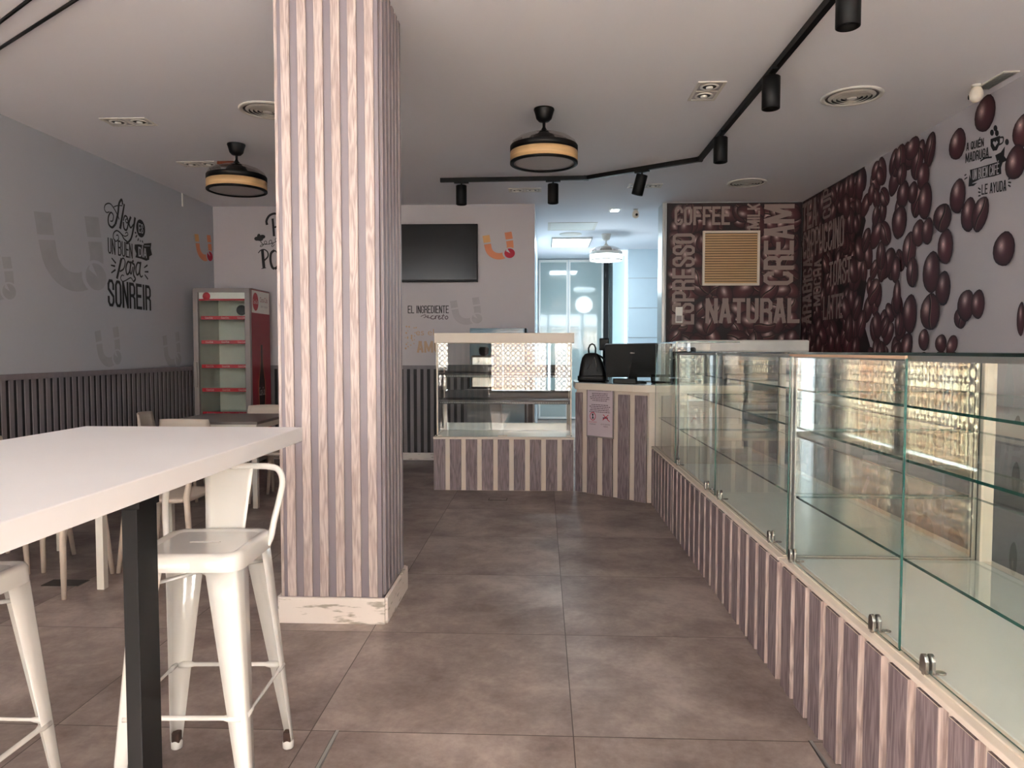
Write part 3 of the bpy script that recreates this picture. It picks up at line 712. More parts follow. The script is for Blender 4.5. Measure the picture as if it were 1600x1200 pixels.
# low display cabinet facing the camera
CX0, CX1, CYf, CYb = -1.05, .30, 6.93, 7.52
t = thing('display_cabinet', 'low white glass display cabinet on a striped base facing the camera', 'display cabinet', ((CX0+CX1)/2, (CYf+CYb)/2, 0))
mb = MB(); mb.box(CX0, CX1, CYf, CYb, 0, .50, M['beige']); planks_x(mb, CX0, CX1, CYf, .004, .50, .111, .0435); mb.build('base', t, True)
mb = MB(); mb.box(CX0-.005, CX1+.005, CYf-.025, CYb, .50, .52, M['beige'], .002); mb.box(CX0+.02, CX1-.02, CYf+.02, CYb-.02, .52, .523, M['deck']); mb.build('deck', t, True)
mb = MB(); mb.box(CX0+.01, CX1+.0, CYf-.02, CYf+.10, 1.425, 1.52, M['cream'], .003)
mb.box(CX0+.01, CX1, CYb-.08, CYb, 1.425, 1.52, M['cream'], .003); mb.box(CX0+.01, CX0+.05, CYf+.10, CYb-.08, 1.425, 1.52, M['cream']); mb.box(CX1-.04, CX1, CYf+.10, CYb-.08, 1.425, 1.52, M['cream']); mb.build('top_frame', t, True)
mb = MB(); mb.pane(CX0+.05, CX1-.04, CYf+.10, CYb-.08, 1.44, 1.448, M['shelfglass'], M['edge'], 2); mb.build('top_glass', t, True)
for k, (a, b) in enumerate(((CX0+.035, -.375), (-.385, CX1-.02))):
    yy = CYf+.0+.012*k
    mb = MB(); mb.pane(a, b, yy, yy+.006, .524, 1.424, M['endglass'], M['darkedge'], 1); d = mb.build('glass_door', t, True)
    mb = MB()
    for q in ((a+.0, a+.045), (b-.055, b-.01)): mb.box(q[0], q[1], yy-.008, yy-.0005, .524, .536, M['cream'])
    mb.build('hinge', d, True)
for x in (CX0+.02, CX1-.028):
    mb = MB(); mb.pane(x, x+.008, CYf+.0255, CYb-.01, .524, 1.424, M['glass'], M['darkedge'], 0); mb.build('side_glass', t, True)
for x in (CX0+.03, CX1-.035):
    mb = MB(); mb.box(x, x+.012, CYf-.012, CYf-.001, .54, 1.42, M['cream']); mb.build('front_post', t, True)
def perf_shelf(z):
    mb = MB(); mb.box(CX0+.035, CX1-.035, CYf+.10, CYb-.05, z, z+.004, M['darkshelf'])
    mb.box(CX0+.035, CX1-.035, CYf+.097, CYf+.10, z-.03, z+.01, M['darkshelf'])
    mb.box(CX0+.035, CX1-.035, CYb-.052, CYb-.05, z, z+.085, M['darkshelf'])
    for k in range(75): x = CX0+.05+k*.0167; mb.box(x, x+.008, CYf+.0962, CYf+.097, z-.022, z-.012, M['alu'])
    return mb.build('shelf', t, True, label='dark perforated metal shelf')
perf_shelf(1.12); perf_shelf(.86)
mb = MB()
for z0, z1 in ((.93, .965),): mb.box(CX0+.03, CX1-.03, CYb-.02, CYb-.012, .524, .60, M['alu'])
mb.box(CX0+.02, CX0+.05, CYb-.02, CYb, .52, 1.425, M['cream']); mb.box(CX1-.05, CX1-.02, CYb-.02, CYb, .52, 1.425, M['cream']); mb.build('rear_frame', t, True)
# things behind it
t = thing('steel_fridge', 'blue grey steel fridge standing behind the low display cabinet', 'fridge', (-.55, 8.3, 0))
mb = MB(); mb.box(-.81, -.20, 8.03, 8.63, .05, 1.60, M['bluepanel'], .006); mb.box(-.78, -.23, 8.06, 8.6, 0, .05, M['black']); mb.box(-.2, -.18, 8.04, 8.62, .06, 1.60, M['blackplastic']); mb.build('body', t, True)
mb = MB(); mb.box(-.80, -.21, 8.0, 8.028, .1, 1.58, M['bluepanel'], .004); dd = mb.build('door', t, True)
mb = MB(); mb.box(-.76, -.745, 7.97, 8.0, .8, 1.1, M['steel'], .003); mb.build('handle', dd, True)
t = thing('coffee_grinder', 'small steel countertop appliance on a stand seen through the display cabinet', 'appliance', (-.62, 7.72, 0))
mb = MB(); mb.box(-.80, -.44, 7.58, 7.86, 0, .95, M['greydoor'], .004); mb.build('stand', t, True)
mb = MB(); mb.box(-.76, -.50, 7.62, 7.84, .95, 1.30, M['steel'], .02); mb.build('body', t, True)
mb = MB(); mb.lathe([(.03, 0), (.05, .02), (.055, .07), (.04, .09)], M['blackplastic'], 20, Matrix.Translation((-.63, 7.73, 1.30))); mb.build('hopper', t, True)

# ------------------------------------------------------------------ angled checkout counter
t = thing('checkout_counter', 'striped angled checkout counter with pale rounded top', 'counter', (.8, 6.9, 0))
P = [(.325, 6.945), (.345, 7.35), (1.75, 7.35), (1.75, 6.41), (.94, 6.41)]
mb = MB(); mb.prism(P, 0, .985, M['beige'])
A = Vector((.325, 6.93)); B = Vector((.925, 6.395)); d = (B-A); Ld = d.length; d.normalize(); nrm = Vector((d.y, -d.x))
ang = math.atan2(d.y, d.x)
k = .0
mtx = Matrix.Translation((A.x, A.y, 0)) @ Matrix.Rotation(ang, 4, 'Z')
for s0, s1 in ((.0, .073), (.143, .253), (.323, .432), (.497, .616), (.678, .80)): mb.box(s0, s1, -.02, 0, .004, .955, M['plank'], .0015, mtx)
mb.build('base', t, True)
T = [(.309, 6.92), (.312, 7.4), (1.76, 7.4), (1.76, 6.38), (1.20, 6.375), (1.0, 6.36), (.90, 6.372), (.80, 6.43), (.335, 6.875)]
mb = MB(); mb.prism(T, .985, 1.045, M['cream'], bev=.003); mb.build('fascia', t, True)
mb = MB(); mb.prism([(x*1.0, y) for x, y in T], 1.0455, 1.053, M['counterglass']); mb.build('counter_top', t, True)
# poster
t = thing('notice_poster', 'white notice poster with two prohibition pictograms on the striped counter', 'poster', (A.x+d.x*.25, A.y+d.y*.25-.03, .66))
pm = mtx @ Matrix.Translation((0, -.0215, 0))
mb = MB(); s0, s1, z0, z1 = .145, .455, .545, 1.05
mb.box(s0, s1, -.008, 0, z0, z1, M['greyframe'], 0, pm); mb.build('frame', t, True)
mb = MB(); mb.box(s0+.012, s1-.012, -.0095, -.0082, z0+.012, z1-.012, M['poster'], 0, pm)
fp = lambda a, b, o: tuple(pm @ Vector((a, -.0095-o, b)))
put_text(mb, 'INFORMACIÓN AL CLIENTE', fp, s0+.03, z1-.075, s1-.03, z1-.055, M['posterink'], .001)
random.seed(3)
for gz, cnt in ((z1-.10, 5), (z1-.205, 5)):
    for q in range(cnt):
        wv = random.uniform(.08, .12); zz = gz-q*.0165; cc = (s0+s1)/2
        x = cc-wv
        while x < cc+wv:
            lw = random.uniform(.01, .03); blob(mb, fp, [(x, zz), (min(x+lw, cc+wv), zz), (min(x+lw, cc+wv), zz+.007), (x, zz+.007)], M['posterink'], .001); x += lw+.005
c1, c2 = (s0+.075, z0+.195), (s1-.085, z0+.185)
ribbon(mb, fp, [(c1[0]+.032*math.cos(a*PI/12), c1[1]+.036*math.sin(a*PI/12)) for a in range(25)], .007, M['crimson'], .001, False)
blob(mb, fp, [(c1[0]-.012, c1[1]+.024), (c1[0]+.012, c1[1]+.024), (c1[0]+.004, c1[1]), (c1[0]+.014, c1[1]-.022), (c1[0]-.01, c1[1]-.024), (c1[0]-.004, c1[1])], M['vinyl'], .0015)
ribbon(mb, fp, [(c2[0]-.03, c2[1]+.032), (c2[0]+.045, c2[1]-.03)], .007, M['crimson'], .001, False)
ribbon(mb, fp, [(c2[0]+.03, c2[1]+.032), (c2[0]-.035, c2[1]-.02)], .007, M['crimson'], .001, False)
blob(mb, fp, [(c2[0]-.03, c2[1]-.02), (c2[0]-.035, c2[1]+.005), (c2[0], c2[1]+.012), (c2[0]+.025, c2[1]+.008), (c2[0]+.022, c2[1]-.022), (c2[0]+.012, c2[1]-.004), (c2[0]-.015, c2[1]-.006)], M['posterink'], .0008)
put_text(mb, 'NO SE PERMITE', fp, s0+.03, z0+.135, s0+.12, z0+.147, M['crimson'], .001); put_text(mb, 'FUMAR', fp, s0+.04, z0+.115, s0+.11, z0+.127, M['posterink'], .001)
put_text(mb, 'NO SE ADMITEN', fp, s1-.14, z0+.12, s1-.035, z0+.132, M['posterink'], .001); put_text(mb, 'PERROS', fp, s1-.11, z0+.10, s1-.06, z0+.112, M['posterink'], .001)
mb.build('sheet', t, True, label='white printed sheet')

# things on the checkout counter ------------------------------------
CT = 1.0535
def bag():
    t = thing('backpack', 'small black backpack standing on the checkout counter', 'bag', (.475, 7.0, CT))
    mb = MB(); rings = []
    for z, hx, hy, r in ((0, .125, .06, .04), (.01, .135, .07, .05), (.08, .13, .068, .05), (.16, .112, .06, .05), (.23, .09, .05, .045), (.265, .065, .038, .035), (.278, .03, .02, .018)):
        rings.append(rrect(hx, hy, r, z, cx=.0+.006*math.sin(z*20)))
    mb.loft(rings, M['bag']); mb.build('body', t)
    mb = MB(); mb.tube([(-.03, 0, .262), (-.034, 0, .32), (-.02, 0, .352), (0, 0, .362), (.022, 0, .352), (.034, 0, .32), (.032, 0, .262)], .008, M['bag'], 8); mb.build('handle', t)
    mb = MB(); mb.tube([(.04, .03, .265), (.09, .035, .24), (.14, .035, .19), (.165, .04, .13), (.16, .04, .07), (.12, .04, .02)], .009, M['bag'], 8); mb.build('strap', t)
    mb = MB(); mb.tube([(.02, -.052, .235), (.035, -.066, .17), (.045, -.073, .10)], .0035, M['steel'], 6); mb.tube([(-.05, -.068, .12), (.0, -.058, .2), (.02, -.052, .235)], .0025, M['darkhole'], 6); mb.build('zip', t)
    mb = MB(); mb.loft([rrect(.128, .067, .05, .002), rrect(.1385, .0735, .05, .012), rrect(.138, .073, .05, .05), rrect(.134, .0715, .05, .056)], M['blackplastic']); mb.build('base_panel', t)
bag()
t = thing('pos_terminal', 'black checkout screen seen from behind on its tilted stand', 'screen', (.83, 6.78, CT))
mb = MB(); R = Matrix.Translation((0, 0, .20)) @ Matrix.Rotation(math.radians(9), 4, 'X')
mb.loft([[tuple(R @ Vector((x, y_, z))) for x, y_, z in [(-.235, y_, -.15), (.215, y_, -.15), (.235, y_, .155), (.225, y_, .168), (-.245, y_, .16), (-.252, y_, .15)]] for y_ in (-.018, .022)], M['blackplastic'], smooth=False)
mb.box(-.02, .02, -.0205, -.019, .075, .085, M['steel'], 0, R); mb.build('display', t)
mb = MB(); mb.loft([[(-.04, -.02, .015), (.05, -.02, .015), (.05, .06, .015), (-.04, .06, .015)], [(-.01, -.06, .19), (.03, -.06, .19), (.03, -.035, .19), (-.01, -.035, .19)]], M['blackplastic'], smooth=False); mb.build('stand', t)
mb = MB(); mb.loft([rrect(.13, .09, .03, 0), rrect(.13, .09, .03, .01), rrect(.11, .075, .03, .016)], M['blackplastic']); mb.build('base', t)
t = thing('card_reader', 'black card reader on a thin pole between backpack and screen', 'card reader', (.60, 7.12, CT))
mb = MB(); mb.lathe([(.05, 0), (.05, .008), (.014, .014), (.013, .3)], M['blackplastic'], 20); mb.build('pole', t)
mb = MB(); mb.box(-.045, .045, -.03, .03, .3, .42, M['blackplastic'], .008); mb.build('head', t)
t = thing('keypad', 'small dark keypad with teal keys at the right of the checkout screen', 'keypad', (1.085, 6.62, CT))
R = Matrix.Rotation(math.radians(55), 4, 'X')
mb = MB(); mb.box(-.10, .08, -.0, .085, 0, .02, M['blackplastic'], .004, Matrix.Translation((0, 0, .0)) @ R); mb.box(-.08, .06, -.0, .06, 0, .012, M['blackplastic']); mb.build('housing', t)
mb = MB()
for i in range(2):
    for j in range(1): mb.box(-.088+i*.082, -.012+i*.082, .01, .055, .0205, .023, M['linekey'], 0, R)
mb.build('key', t, label='teal grey keys')
t = thing('receipt_printer', 'black receipt printer at the right end of the checkout counter', 'printer', (1.33, 6.95, CT))
mb = MB(); mb.box(-.11, .11, -.1, .12, 0, .22, M['blackplastic'], .012); mb.build('body', t)
mb = MB(); mb.box(-.11, .11, -.1, .12, .221, .33, M['blackplastic'], .02); mb.build('lid', t)
mb = MB()
for k, (r, a) in enumerate(((.09, .3), (.07, 1.4), (.06, 2.2))): mb.tube([(r*math.cos(a+q*.5)*1.2, r*.5*math.sin(a+q*.5), .012) for q in range(8)], .004, M['whitesteel'], 6)
mb.build('cable', loc=(1.07, 7.0, CT-.008), label='loose white cable lying behind the checkout screen', cat='cable')
mb2 = MB(); mb2.box(-.10, .10, -.05, .05, 0, .045, M['blackplastic'], .005); mb2.build('cash_tray', loc=(.74, 6.60, CT), label='low black tray in front of the checkout screen base', cat='tray')

# ------------------------------------------------------------------ long glass counter
LX = .96    # front face of base board
def long_case(label, y0, y1, split, clamps, name='glass_counter'):
    t = thing(name, label, 'display counter', (1.35, (y0+y1)/2, 0))
    xb = 1.74
    mb = MB(); mb.box(LX+.02, xb+.04, y0, y1, 0, .50, M['beige'])
    y = y0+.015
    while y < y1-.03: mb.box(LX-.003, LX+.02, y+.0022, min(y+.108, y1), .004, .49, M['plank'], .001); mb.box(LX-.003, LX+.02, y, y+.002, .004, .49, M['plankedge_lit']); y += .148
    mb.build('base', t, True)
    mb = MB(); mb.box(LX-.006, xb+.05, y0, y1, .50, .515, M['beige'], .002); mb.box(LX+.055, xb-.005, y0+.02, y1-.02, .515, .519, M['deck']); mb.box(LX+.02, LX+.034, y0+.01, y1-.01, .515, .520, M['cream']); mb.build('deck', t, True)
    for y in (y0+.006, y1-.014):
        mb = MB(); mb.pane(LX+.045, xb-.02, y, y+.008, .52, 1.322, M['endglass'], M['darkedge'], 1); mb.build('end_glass', t, True)
    mb = MB(); mb.pane(LX+.02, xb+.03, y0, y1, 1.337, 1.345, M['shelfglass'], M['darkedge'], 2); mb.build('top_glass', t, True)
    mb = MB(); mb.box(LX+.036, LX+.056, y0, y1, 1.322, 1.3365, M['alu']); mb.box(xb-.02, xb+.02, y0, y1, 1.322, 1.3365, M['cream']); mb.build('top_rail', t, True)
    for h_, xf in ((1.187, 1.098), (1.035, 1.058), (.771, 1.012)):
        mb = MB(); mb.pane(xf, xb-.03, y0+.016, y1-.016, h_-.008, h_, M['shelfglass'], M['edge'], 2); mb.build('glass_shelf', t, True)
    for y in (y0+.002, y1-.032):
        mb = MB(); mb.box(xb-.018, xb+.03, y, y+.03, .519, 1.322, M['cream'], .002); mb.build('rear_post', t, True)
        mb = MB(); mb.box(LX+.038, LX+.044, y, y+.03, .515, 1.322, M['alu'], .001); mb.build('front_post', t, True)
    mb = MB(); mb.box(xb-.012, xb-.004, y0+.035, y1-.035, .519, 1.32, M['glass']); mb.build('rear_glass', t, True)
    for k, (a, b) in enumerate(((split, y1-.005), (y0+.005, split+.02))):
        xx = LX+.022+(.007 if k else 0)
        mb = MB(); mb.pane(xx, xx+.005, a, b, .524, 1.33, M['glass'], M['edge'], 0); dd = mb.build('sliding_pane', t, True)
        if k == 0:
            mb = MB(); mb.box(xx-.004, xx+.004, a, b, 1.328, 1.3365, M['gold'] if split < 3 else M['alu']); mb.build('pull_rail', dd, True)
        for yc in clamps[k]:
            if yc < y0: continue
            mb = MB()
            for dx in (-.0115, .0055):
                mb.prism([(yc-.0155, 0), (yc+.0155, 0), (yc+.0155, .034), (yc+.010, .046), (yc, .05), (yc-.010, .046), (yc-.0155, .034)], xx+dx, xx+dx+.010, M['chrome'], Matrix(((0, 0, 1, 0), (1, 0, 0, 0), (0, 1, 0, .522), (0, 0, 0, 1))), bev=.002)
            mb.box(xx-.010, xx+.014, yc-.006, yc+.006, .517, .53, M['chrome']); mb.lathe([(.013, 0), (.013, .003)], M['chrome'], 16, Matrix.Translation((xx+.036, yc, .520))); mb.box(xx+.01, xx+.034, yc-.009, yc+.009, .5195, .5225, M['chrome'])
            mb.build('glass_clamp', dd, True)
    return t
long_case('nearest long glass display counter with three glass shelves at the right edge', .55, 2.925, 2.0, ((2.86, 2.15), (1.87, 1.1)))
long_case('middle glass display counter between the near one and the checkout', 2.94, 5.37, 4.15, ((5.27, 4.35), (4.06, 3.15)))
t = thing('glass_counter', 'short glass topped counter end joined to the angled checkout', 'display counter', (1.35, 5.87, 0))
y0, y1 = 5.385, 6.36
mb = MB(); mb.box(LX+.02, 1.78, y0, y1, 0, .50, M['beige']); y = y0+.015
while y < y1-.03: mb.box(LX-.003, LX+.02, y+.0022, min(y+.108, y1), .004, .49, M['plank'], .001); mb.box(LX-.003, LX+.02, y, y+.002, .004, .49, M['plankedge_lit']); y += .148
mb.build('base', t, True)
mb = MB(); mb.box(LX-.006, 1.79, y0, y1, .50, .515, M['beige'], .002); mb.build('deck', t, True)
mb = MB(); mb.pane(LX+.022, LX+.030, y0+.005, y1-.005, .516, 1.41, M['glass'], M['edge'], 0); mb.build('front_glass', t, True)
mb = MB(); mb.pane(LX+.022, 1.45, y0+.005, y1-.005, 1.4105, 1.418, M['shelfglass'], M['edge'], 2); mb.build('top_glass', t, True)
mb = MB(); mb.pane(1.012, 1.70, y0+.01, y1-.01, .763, .771, M['shelfglass'], M['edge'], 2); mb.build('glass_shelf', t, True)
mb = MB(); mb.pane(1.0, 1.45, y1-.012, y1-.004, .516, 1.41, M['glass'], M['edge'], 1); mb.build('end_glass', t, True)

# back bar and appliance ---------------------------------------------
t = thing('back_bar', 'grey back bar with beige worktop edge along the right wall', 'counter', (2.8, 5, 0))
mb = MB(); mb.box(2.55, XR-.025, 2.0, 7.3, 0, .855, M['greydoor']); mb.build('cabinet', t, True)
for k in range(6):
    mb = MB(); mb.box(2.53, 2.549, 2.02+k*.88, 2.86+k*.88, .1, .84, M['greydoor'], .002); dd = mb.build('door', t, True)
    mb = MB(); mb.box(2.51, 2.529, 2.08+k*.88, 2.10+k*.88, .6, .75, M['steel']); mb.build('handle', dd, True)
mb = MB(); mb.box(2.5, XR-.025, 2.0, 7.3, .8555, .98, M['beige'], .003); mb.build('worktop', t, True)
mb = MB(); mb.box(XR-.05, XR-.025, 2.0, 7.3, .9805, 1.05, M['greydoor']); mb.build('upstand', t, True)
t = thing('back_display_case', 'white appliance with rounded corner standing below the coffee mural', 'appliance', (2.1, 7.8, 0))
mb = MB(); mb.box(1.80, 2.70, 7.55, 8.25, .02, 1.33, M['greydoor'], .01); mb.build('body', t, True)
mb = MB(); mb.box(1.465, 2.70, 7.45, 8.30, 1.335, 1.46, M['whitegloss'], .02); mb.build('canopy', t, True)
mb = MB(); mb.box(1.50, 1.79, 7.55, 8.25, 0, 1.0, M['steel'], .006); mb.build('side_unit', t, True)
mb = MB(); mb.box(1.85, 2.65, 7.53, 7.549, .5, 1.25, M['darkscreen']); mb.build('front_window', t, True)

# ------------------------------------------------------------------ kitchen fittings
def kdoor(x0, x1, label):
    t = thing('door_%d' % (2 if x0 < 0 else 3), None, None, ((x0+x1)/2, KY-.06, 0)); t['kind'] = 'structure'
    mb = MB()
    for (a, b, c, d) in ((x0, x0+.035, .02, H-.02), (x1-.035, x1, .02, H-.02), (x0+.035, x1-.035, .02, .06), (x0+.035, x1-.035, H-.07, H-.02)): mb.box(a, b, KY-.08, KY-.04, c, d, M['white'])
    mb.build('frame', t, True)
    mb = MB(); mb.box(x0+.036, x1-.036, KY-.07, KY-.05, .06, H-.07, M['doorglass']); mb.build('panel', t, True)
kdoor(-.08, .49, 'left tall glossy glass cupboard door at the back of the kitchen')
kdoor(.50, 1.17, 'right tall glossy glass cupboard door beside the dark doorway gap')
mb = MB(); mb.box(1.18, 1.27, KY-.06, KY-.03, .0, H-.08, M['vinyl']); mb.build('door_1', kind='structure')  # black slab standing in for the shade in the open gap
mb = MB(); mb.box(1.28, 1.50, 13.4, KY-.001, 0, H-.04, M['doorglass'], .004); mb.build('cupboard', label='narrow pale cupboard between the dark gap and the tiled wall', cat='cupboard')
mb = MB(); mb.box(.135, .775, 11.45, 12.35, H-.03, H, M['alu']); mb.box(.155, .755, 11.47, 12.33, H-.031, H-.03, M['emit']); mb.build('ceiling_panel_light', label='lit rectangular ceiling panel light in the kitchen', cat='ceiling light')
mb = MB()
for (a, b, c, d) in ((.07, .76, 10.15, 10.19), (.07, .76, 10.76, 10.80), (.07, .11, 10.19, 10.76), (.72, .76, 10.19, 10.76)): mb.box(a, b, c, d, H-.006, H, M['lampwhite'])
mb.box(.11, .72, 10.19, 10.76, H-.003, H, M['white']); mb.build('ceiling_hatch', label='square access hatch in the kitchen ceiling', cat='hatch')
mb = MB(); mb.box(.84, .98, 9.2, 9.4, H-.006, H, M['lampwhite']); mb.box(.86, .96, 9.22, 9.38, H-.007, H-.006, M['emit']); mb.build('recessed_light', label='small lit square recessed light near the kitchen opening', cat='ceiling light')

# ------------------------------------------------------------------ fan lamps
def fan_lamp(label, loc, body, band, ring, dome, diff, group):
    t = thing('fan_lamp', label, 'ceiling fan light', loc, 0, group)   # origin on the ceiling
    mb = MB(); mb.lathe([(.078, 0), (.08, -.01), (.072, -.03), (.06, -.075), (.04, -.095), (.012, -.10), (.011, -.135), (.018, -.15), (.04, -.175), (.05, -.185)], body, 32); mb.build('canopy', t)
    mb = MB(); mb.lathe([(.05, -.185), (.13, -.195), (.20, -.22), (.245, -.252), (.26, -.285)], dome, 40, cap=False); mb.build('dome', t)
    mb = MB(); mb.lathe([(.08, -.20), (.10, -.24), (.10, -.28)], body, 24)
    for k in range(4):
        a = k*PI/2+.5; mb.tube([(.10*math.cos(a), .10*math.sin(a), -.262), (.2*math.cos(a+.5), .2*math.sin(a+.5), -.262), (.235*math.cos(a+1.2), .235*math.sin(a+1.2), -.262), (.22*math.cos(a+1.8), .22*math.sin(a+1.8), -.262)], [.012, .03, .025, .012], dome, 8, .15)
    mb.build('folded_blades', t)
    mb = MB(); mb.lathe([(.20, -.275), (.26, -.28), (.263, -.285), (.263, -.325), (.20, -.327)], ring, 48); mb.build('upper_ring', t)
    mb = MB(); mb.lathe([(.24, -.328), (.262, -.328), (.262, -.40), (.24, -.40)], band, 48); mb.build('band', t)
    mb = MB(); mb.lathe([(.235, -.401), (.264, -.401), (.264, -.415), (.25, -.42), (.235, -.415)], ring, 48, cap=False); mb.build('lower_ring', t)
    mb = MB(); mb.lathe([(.24, -.405), (.24, -.408), (.2, -.409), (.1, -.41)], diff, 40); mb.build('diffuser', t)
    t.scale = (.95, .95, .97)
    return t
f1 = fan_lamp('black fan lamp with wooden band hanging between pillar and track', (.006, 5.42, H), M['black'], M['fanwood'], M['blackplastic'], M['smoke'], M['diffuser'], 'black fan lamps with wooden bands')
dup(f1, (-2.645, 6.22, H), .6, 'black fan lamp with wooden band hanging left of the pillar')
fan_lamp('white lit fan lamp hanging in the kitchen', (.965, 11.2, H), M['lampwhite'], M['emit_k'], M['lampwhite'], M['smoke'], M['emit_k'], None)
lp = bpy.data.lights.new('kitchen_fan_lamp', 'POINT'); lp.energy = 2.3; lp.color = (.8, .93, 1); lp.shadow_soft_size = .2
lo = bpy.data.objects.new('kitchen_fan_lamp', lp); COL.objects.link(lo); lo.location = (.965, 11.2, H-.7)

# ------------------------------------------------------------------ track and spots
TP = [(-1.06, 7.52), (.44, 7.48), (1.44, 6.80), (1.44, 2.6)]
mb = MB()
for i in range(3):
    a, b = Vector(TP[i]), Vector(TP[i+1]); dd = (b-a).normalized(); nn = Vector((-dd.y, dd.x))*.018
    mb.prism([tuple(a+nn-dd*.0), tuple(a-nn), tuple(b-nn), tuple(b+nn)], H-.042, H-.0005, M['black'])
for p in TP[1:3]: mb.box(p[0]-.024, p[0]+.024, p[1]-.024, p[1]+.024, H-.043, H-.0005, M['black'])
mb.build('light_track', label='black bent lighting track along the ceiling', cat='lighting track')
def spot(label, loc, rz):
    t = thing('track_spotlight', label, 'spotlight', loc, rz, 'black track spotlights')
    mb = MB(); mb.box(-.075, .075, -.017, .017, -.016, 0, M['black'], .002); mb.build('adapter', t)
    mb = MB(); mb.cyl((.0, 0, -.016), (0, 0, -.05), .008, .008, M['black'], 12); mb.build('arm', t)
    mb = MB(); mb.lathe([(.052, -.038), (.055, -.041), (.055, -.232), (.05, -.235), (.048, -.21), (.03, -.20)], M['blackplastic'], 32); hd = mb.build('head', t)
    mb = MB(); mb.lathe([(.036, -.195), (.036, -.20), (.02, -.21)], M['darkhole'], 24); mb.build('lens', hd)
    return t
T0 = H-.0435
s0 = spot('leftmost small black spotlight on the track', on_z(720, 284, H-.04)[0:2]+(T0,), 0)
s0.location = (-.84, 7.50, T0)
dup(s0, (.102, 7.475, T0), 0, 'black track spotlight nearest below the black fan lamp')
sp3 = dup(s0, (.955, 7.12, T0), -.6, 'tilted black spotlight on the short diagonal piece of track')
for c in [o for o in COL.objects if o.parent == sp3 and o.name.startswith('head')]: c.rotation_euler = (0, .28, 0); c.location = (.012, 0, -.0)
dup(s0, (1.415, 5.92, T0), PI/2, 'black track spotlight just past the bend of the track')
dup(s0, (1.415, 4.64, T0), PI/2, 'large black track spotlight halfway along the right run')
dup(s0, (1.415, 3.50, T0), PI/2, 'nearest black track spotlight cut off by the top edge')

# ------------------------------------------------------------------ ceiling diffusers, recessed lights, sensors
def diffuser(label, x, y):
    t = thing('ceiling_diffuser', label, 'air vent', (x, y, H), 0, 'round ceiling air diffusers'); W = M['lampwhite']
    mb = MB(); mb.lathe([(.205, 0), (.205, -.006), (.175, -.012), (.172, -.0)], W, 40, cap=False); mb.lathe([(.172, -.001), (.172, -.003)], M['darkhole'], 40); mb.build('rim', t)
    for r in (.155, .125, .095, .065):
        mb = MB(); mb.lathe([(r, -.004), (r-.022, -.018), (r-.024, -.016), (r-.004, -.004)], W, 36, cap=False); mb.build('ring', t)
    mb = MB(); mb.lathe([(.034, -.004), (.034, -.016), (.02, -.022)], W, 24); mb.build('core', t)
    return t
d0 = diffuser('round ceiling diffuser half hidden by the pillar', -2.04, 5.36)
dup(d0, (2.158, 5.245, H), 0, 'largest looking round ceiling diffuser right of the track')
dup(d0, (2.159, 7.856, H), 0, 'round ceiling diffuser above the coffee bean mural')
mb = MB(); mb.lathe([(.17, 0), (.17, -.01), (.1, -.016), (.03, -.018)], M['lampwhite'], 36); mb.build('kitchen_vent', loc=(.42, 11.15, H), label='round vent in the kitchen ceiling beside the lit panel', cat='air vent')
def twin(label, x, y, rz):
    t = thing('recessed_light', label, 'ceiling light', (x, y, H), rz, 'square twin recessed ceiling lights')
    mb = MB()
    for (a, b, c, d) in ((-.18, .18, -.095, -.075), (-.18, .18, .075, .095), (-.18, -.16, -.075, .075), (.16, .18, -.075, .075), (-.01, .01, -.075, .075)): mb.box(a, b, c, d, -.006, 0, M['lampwhite'])
    mb.box(-.16, .16, -.075, .075, -.002, 0, M['diffuser']); mb.build('frame', t)
    for s in (-1, 1):
        mb = MB(); mb.lathe([(.062, -.002), (.062, -.007), (.05, -.008), (.045, -.004)], M['lampwhite'], 28, Matrix.Translation((s*.085, 0, 0)), cap=False); mb.lathe([(.047, -.0025), (.047, -.004)], M['darkhole'], 28, Matrix.Translation((s*.085, 0, 0))); lampo = mb.build('reflector', t)
        mb = MB(); mb.lathe([(.022, -.004), (.024, -.012), (.012, -.018)], M['bulb'], 20, Matrix.Translation((s*.085, 0, 0))); mb.build('bulb', lampo)
    return t
t0 = twin('twin recessed ceiling light above the left wall lettering', -3.22, 5.58, 0)
dup(t0, (1.12, 5.10, H), PI/2, 'twin recessed ceiling light left of the sloping track')
dup(t0, (-.20, 8.10, H), 0, 'twin recessed ceiling light behind the leftmost track spotlights')
dup(t0, (-3.27, 6.85, H), 0, 'twin recessed ceiling light beside the left fan lamp')
mb = MB(); mb.box(-.08, .08, -.05, .05, -.03, 0, M['copper'], .006); mb.build('junction_box', loc=(-2.98, 6.8, H), label='small copper coloured fitting beside the left fan lamp', cat='fitting')
dup(t0, (1.10, 7.95, H), 0, 'twin recessed ceiling light behind the tilted track spotlight')
mb = MB(); mb.box(2.93, 3.03, 4.82, 5.14, H-.006, H, M['lampwhite']); mb.box(2.94, 3.02, 4.84, 5.12, H-.008, H-.006, M['greyframe'])
for k in range(5): mb.box(2.945+k*.016, 2.950+k*.016, 4.84, 5.12, H-.012, H-.008, M['alu'])
mb.build('air_grille', label='small slotted air grille in the ceiling by the right wall', cat='air vent')
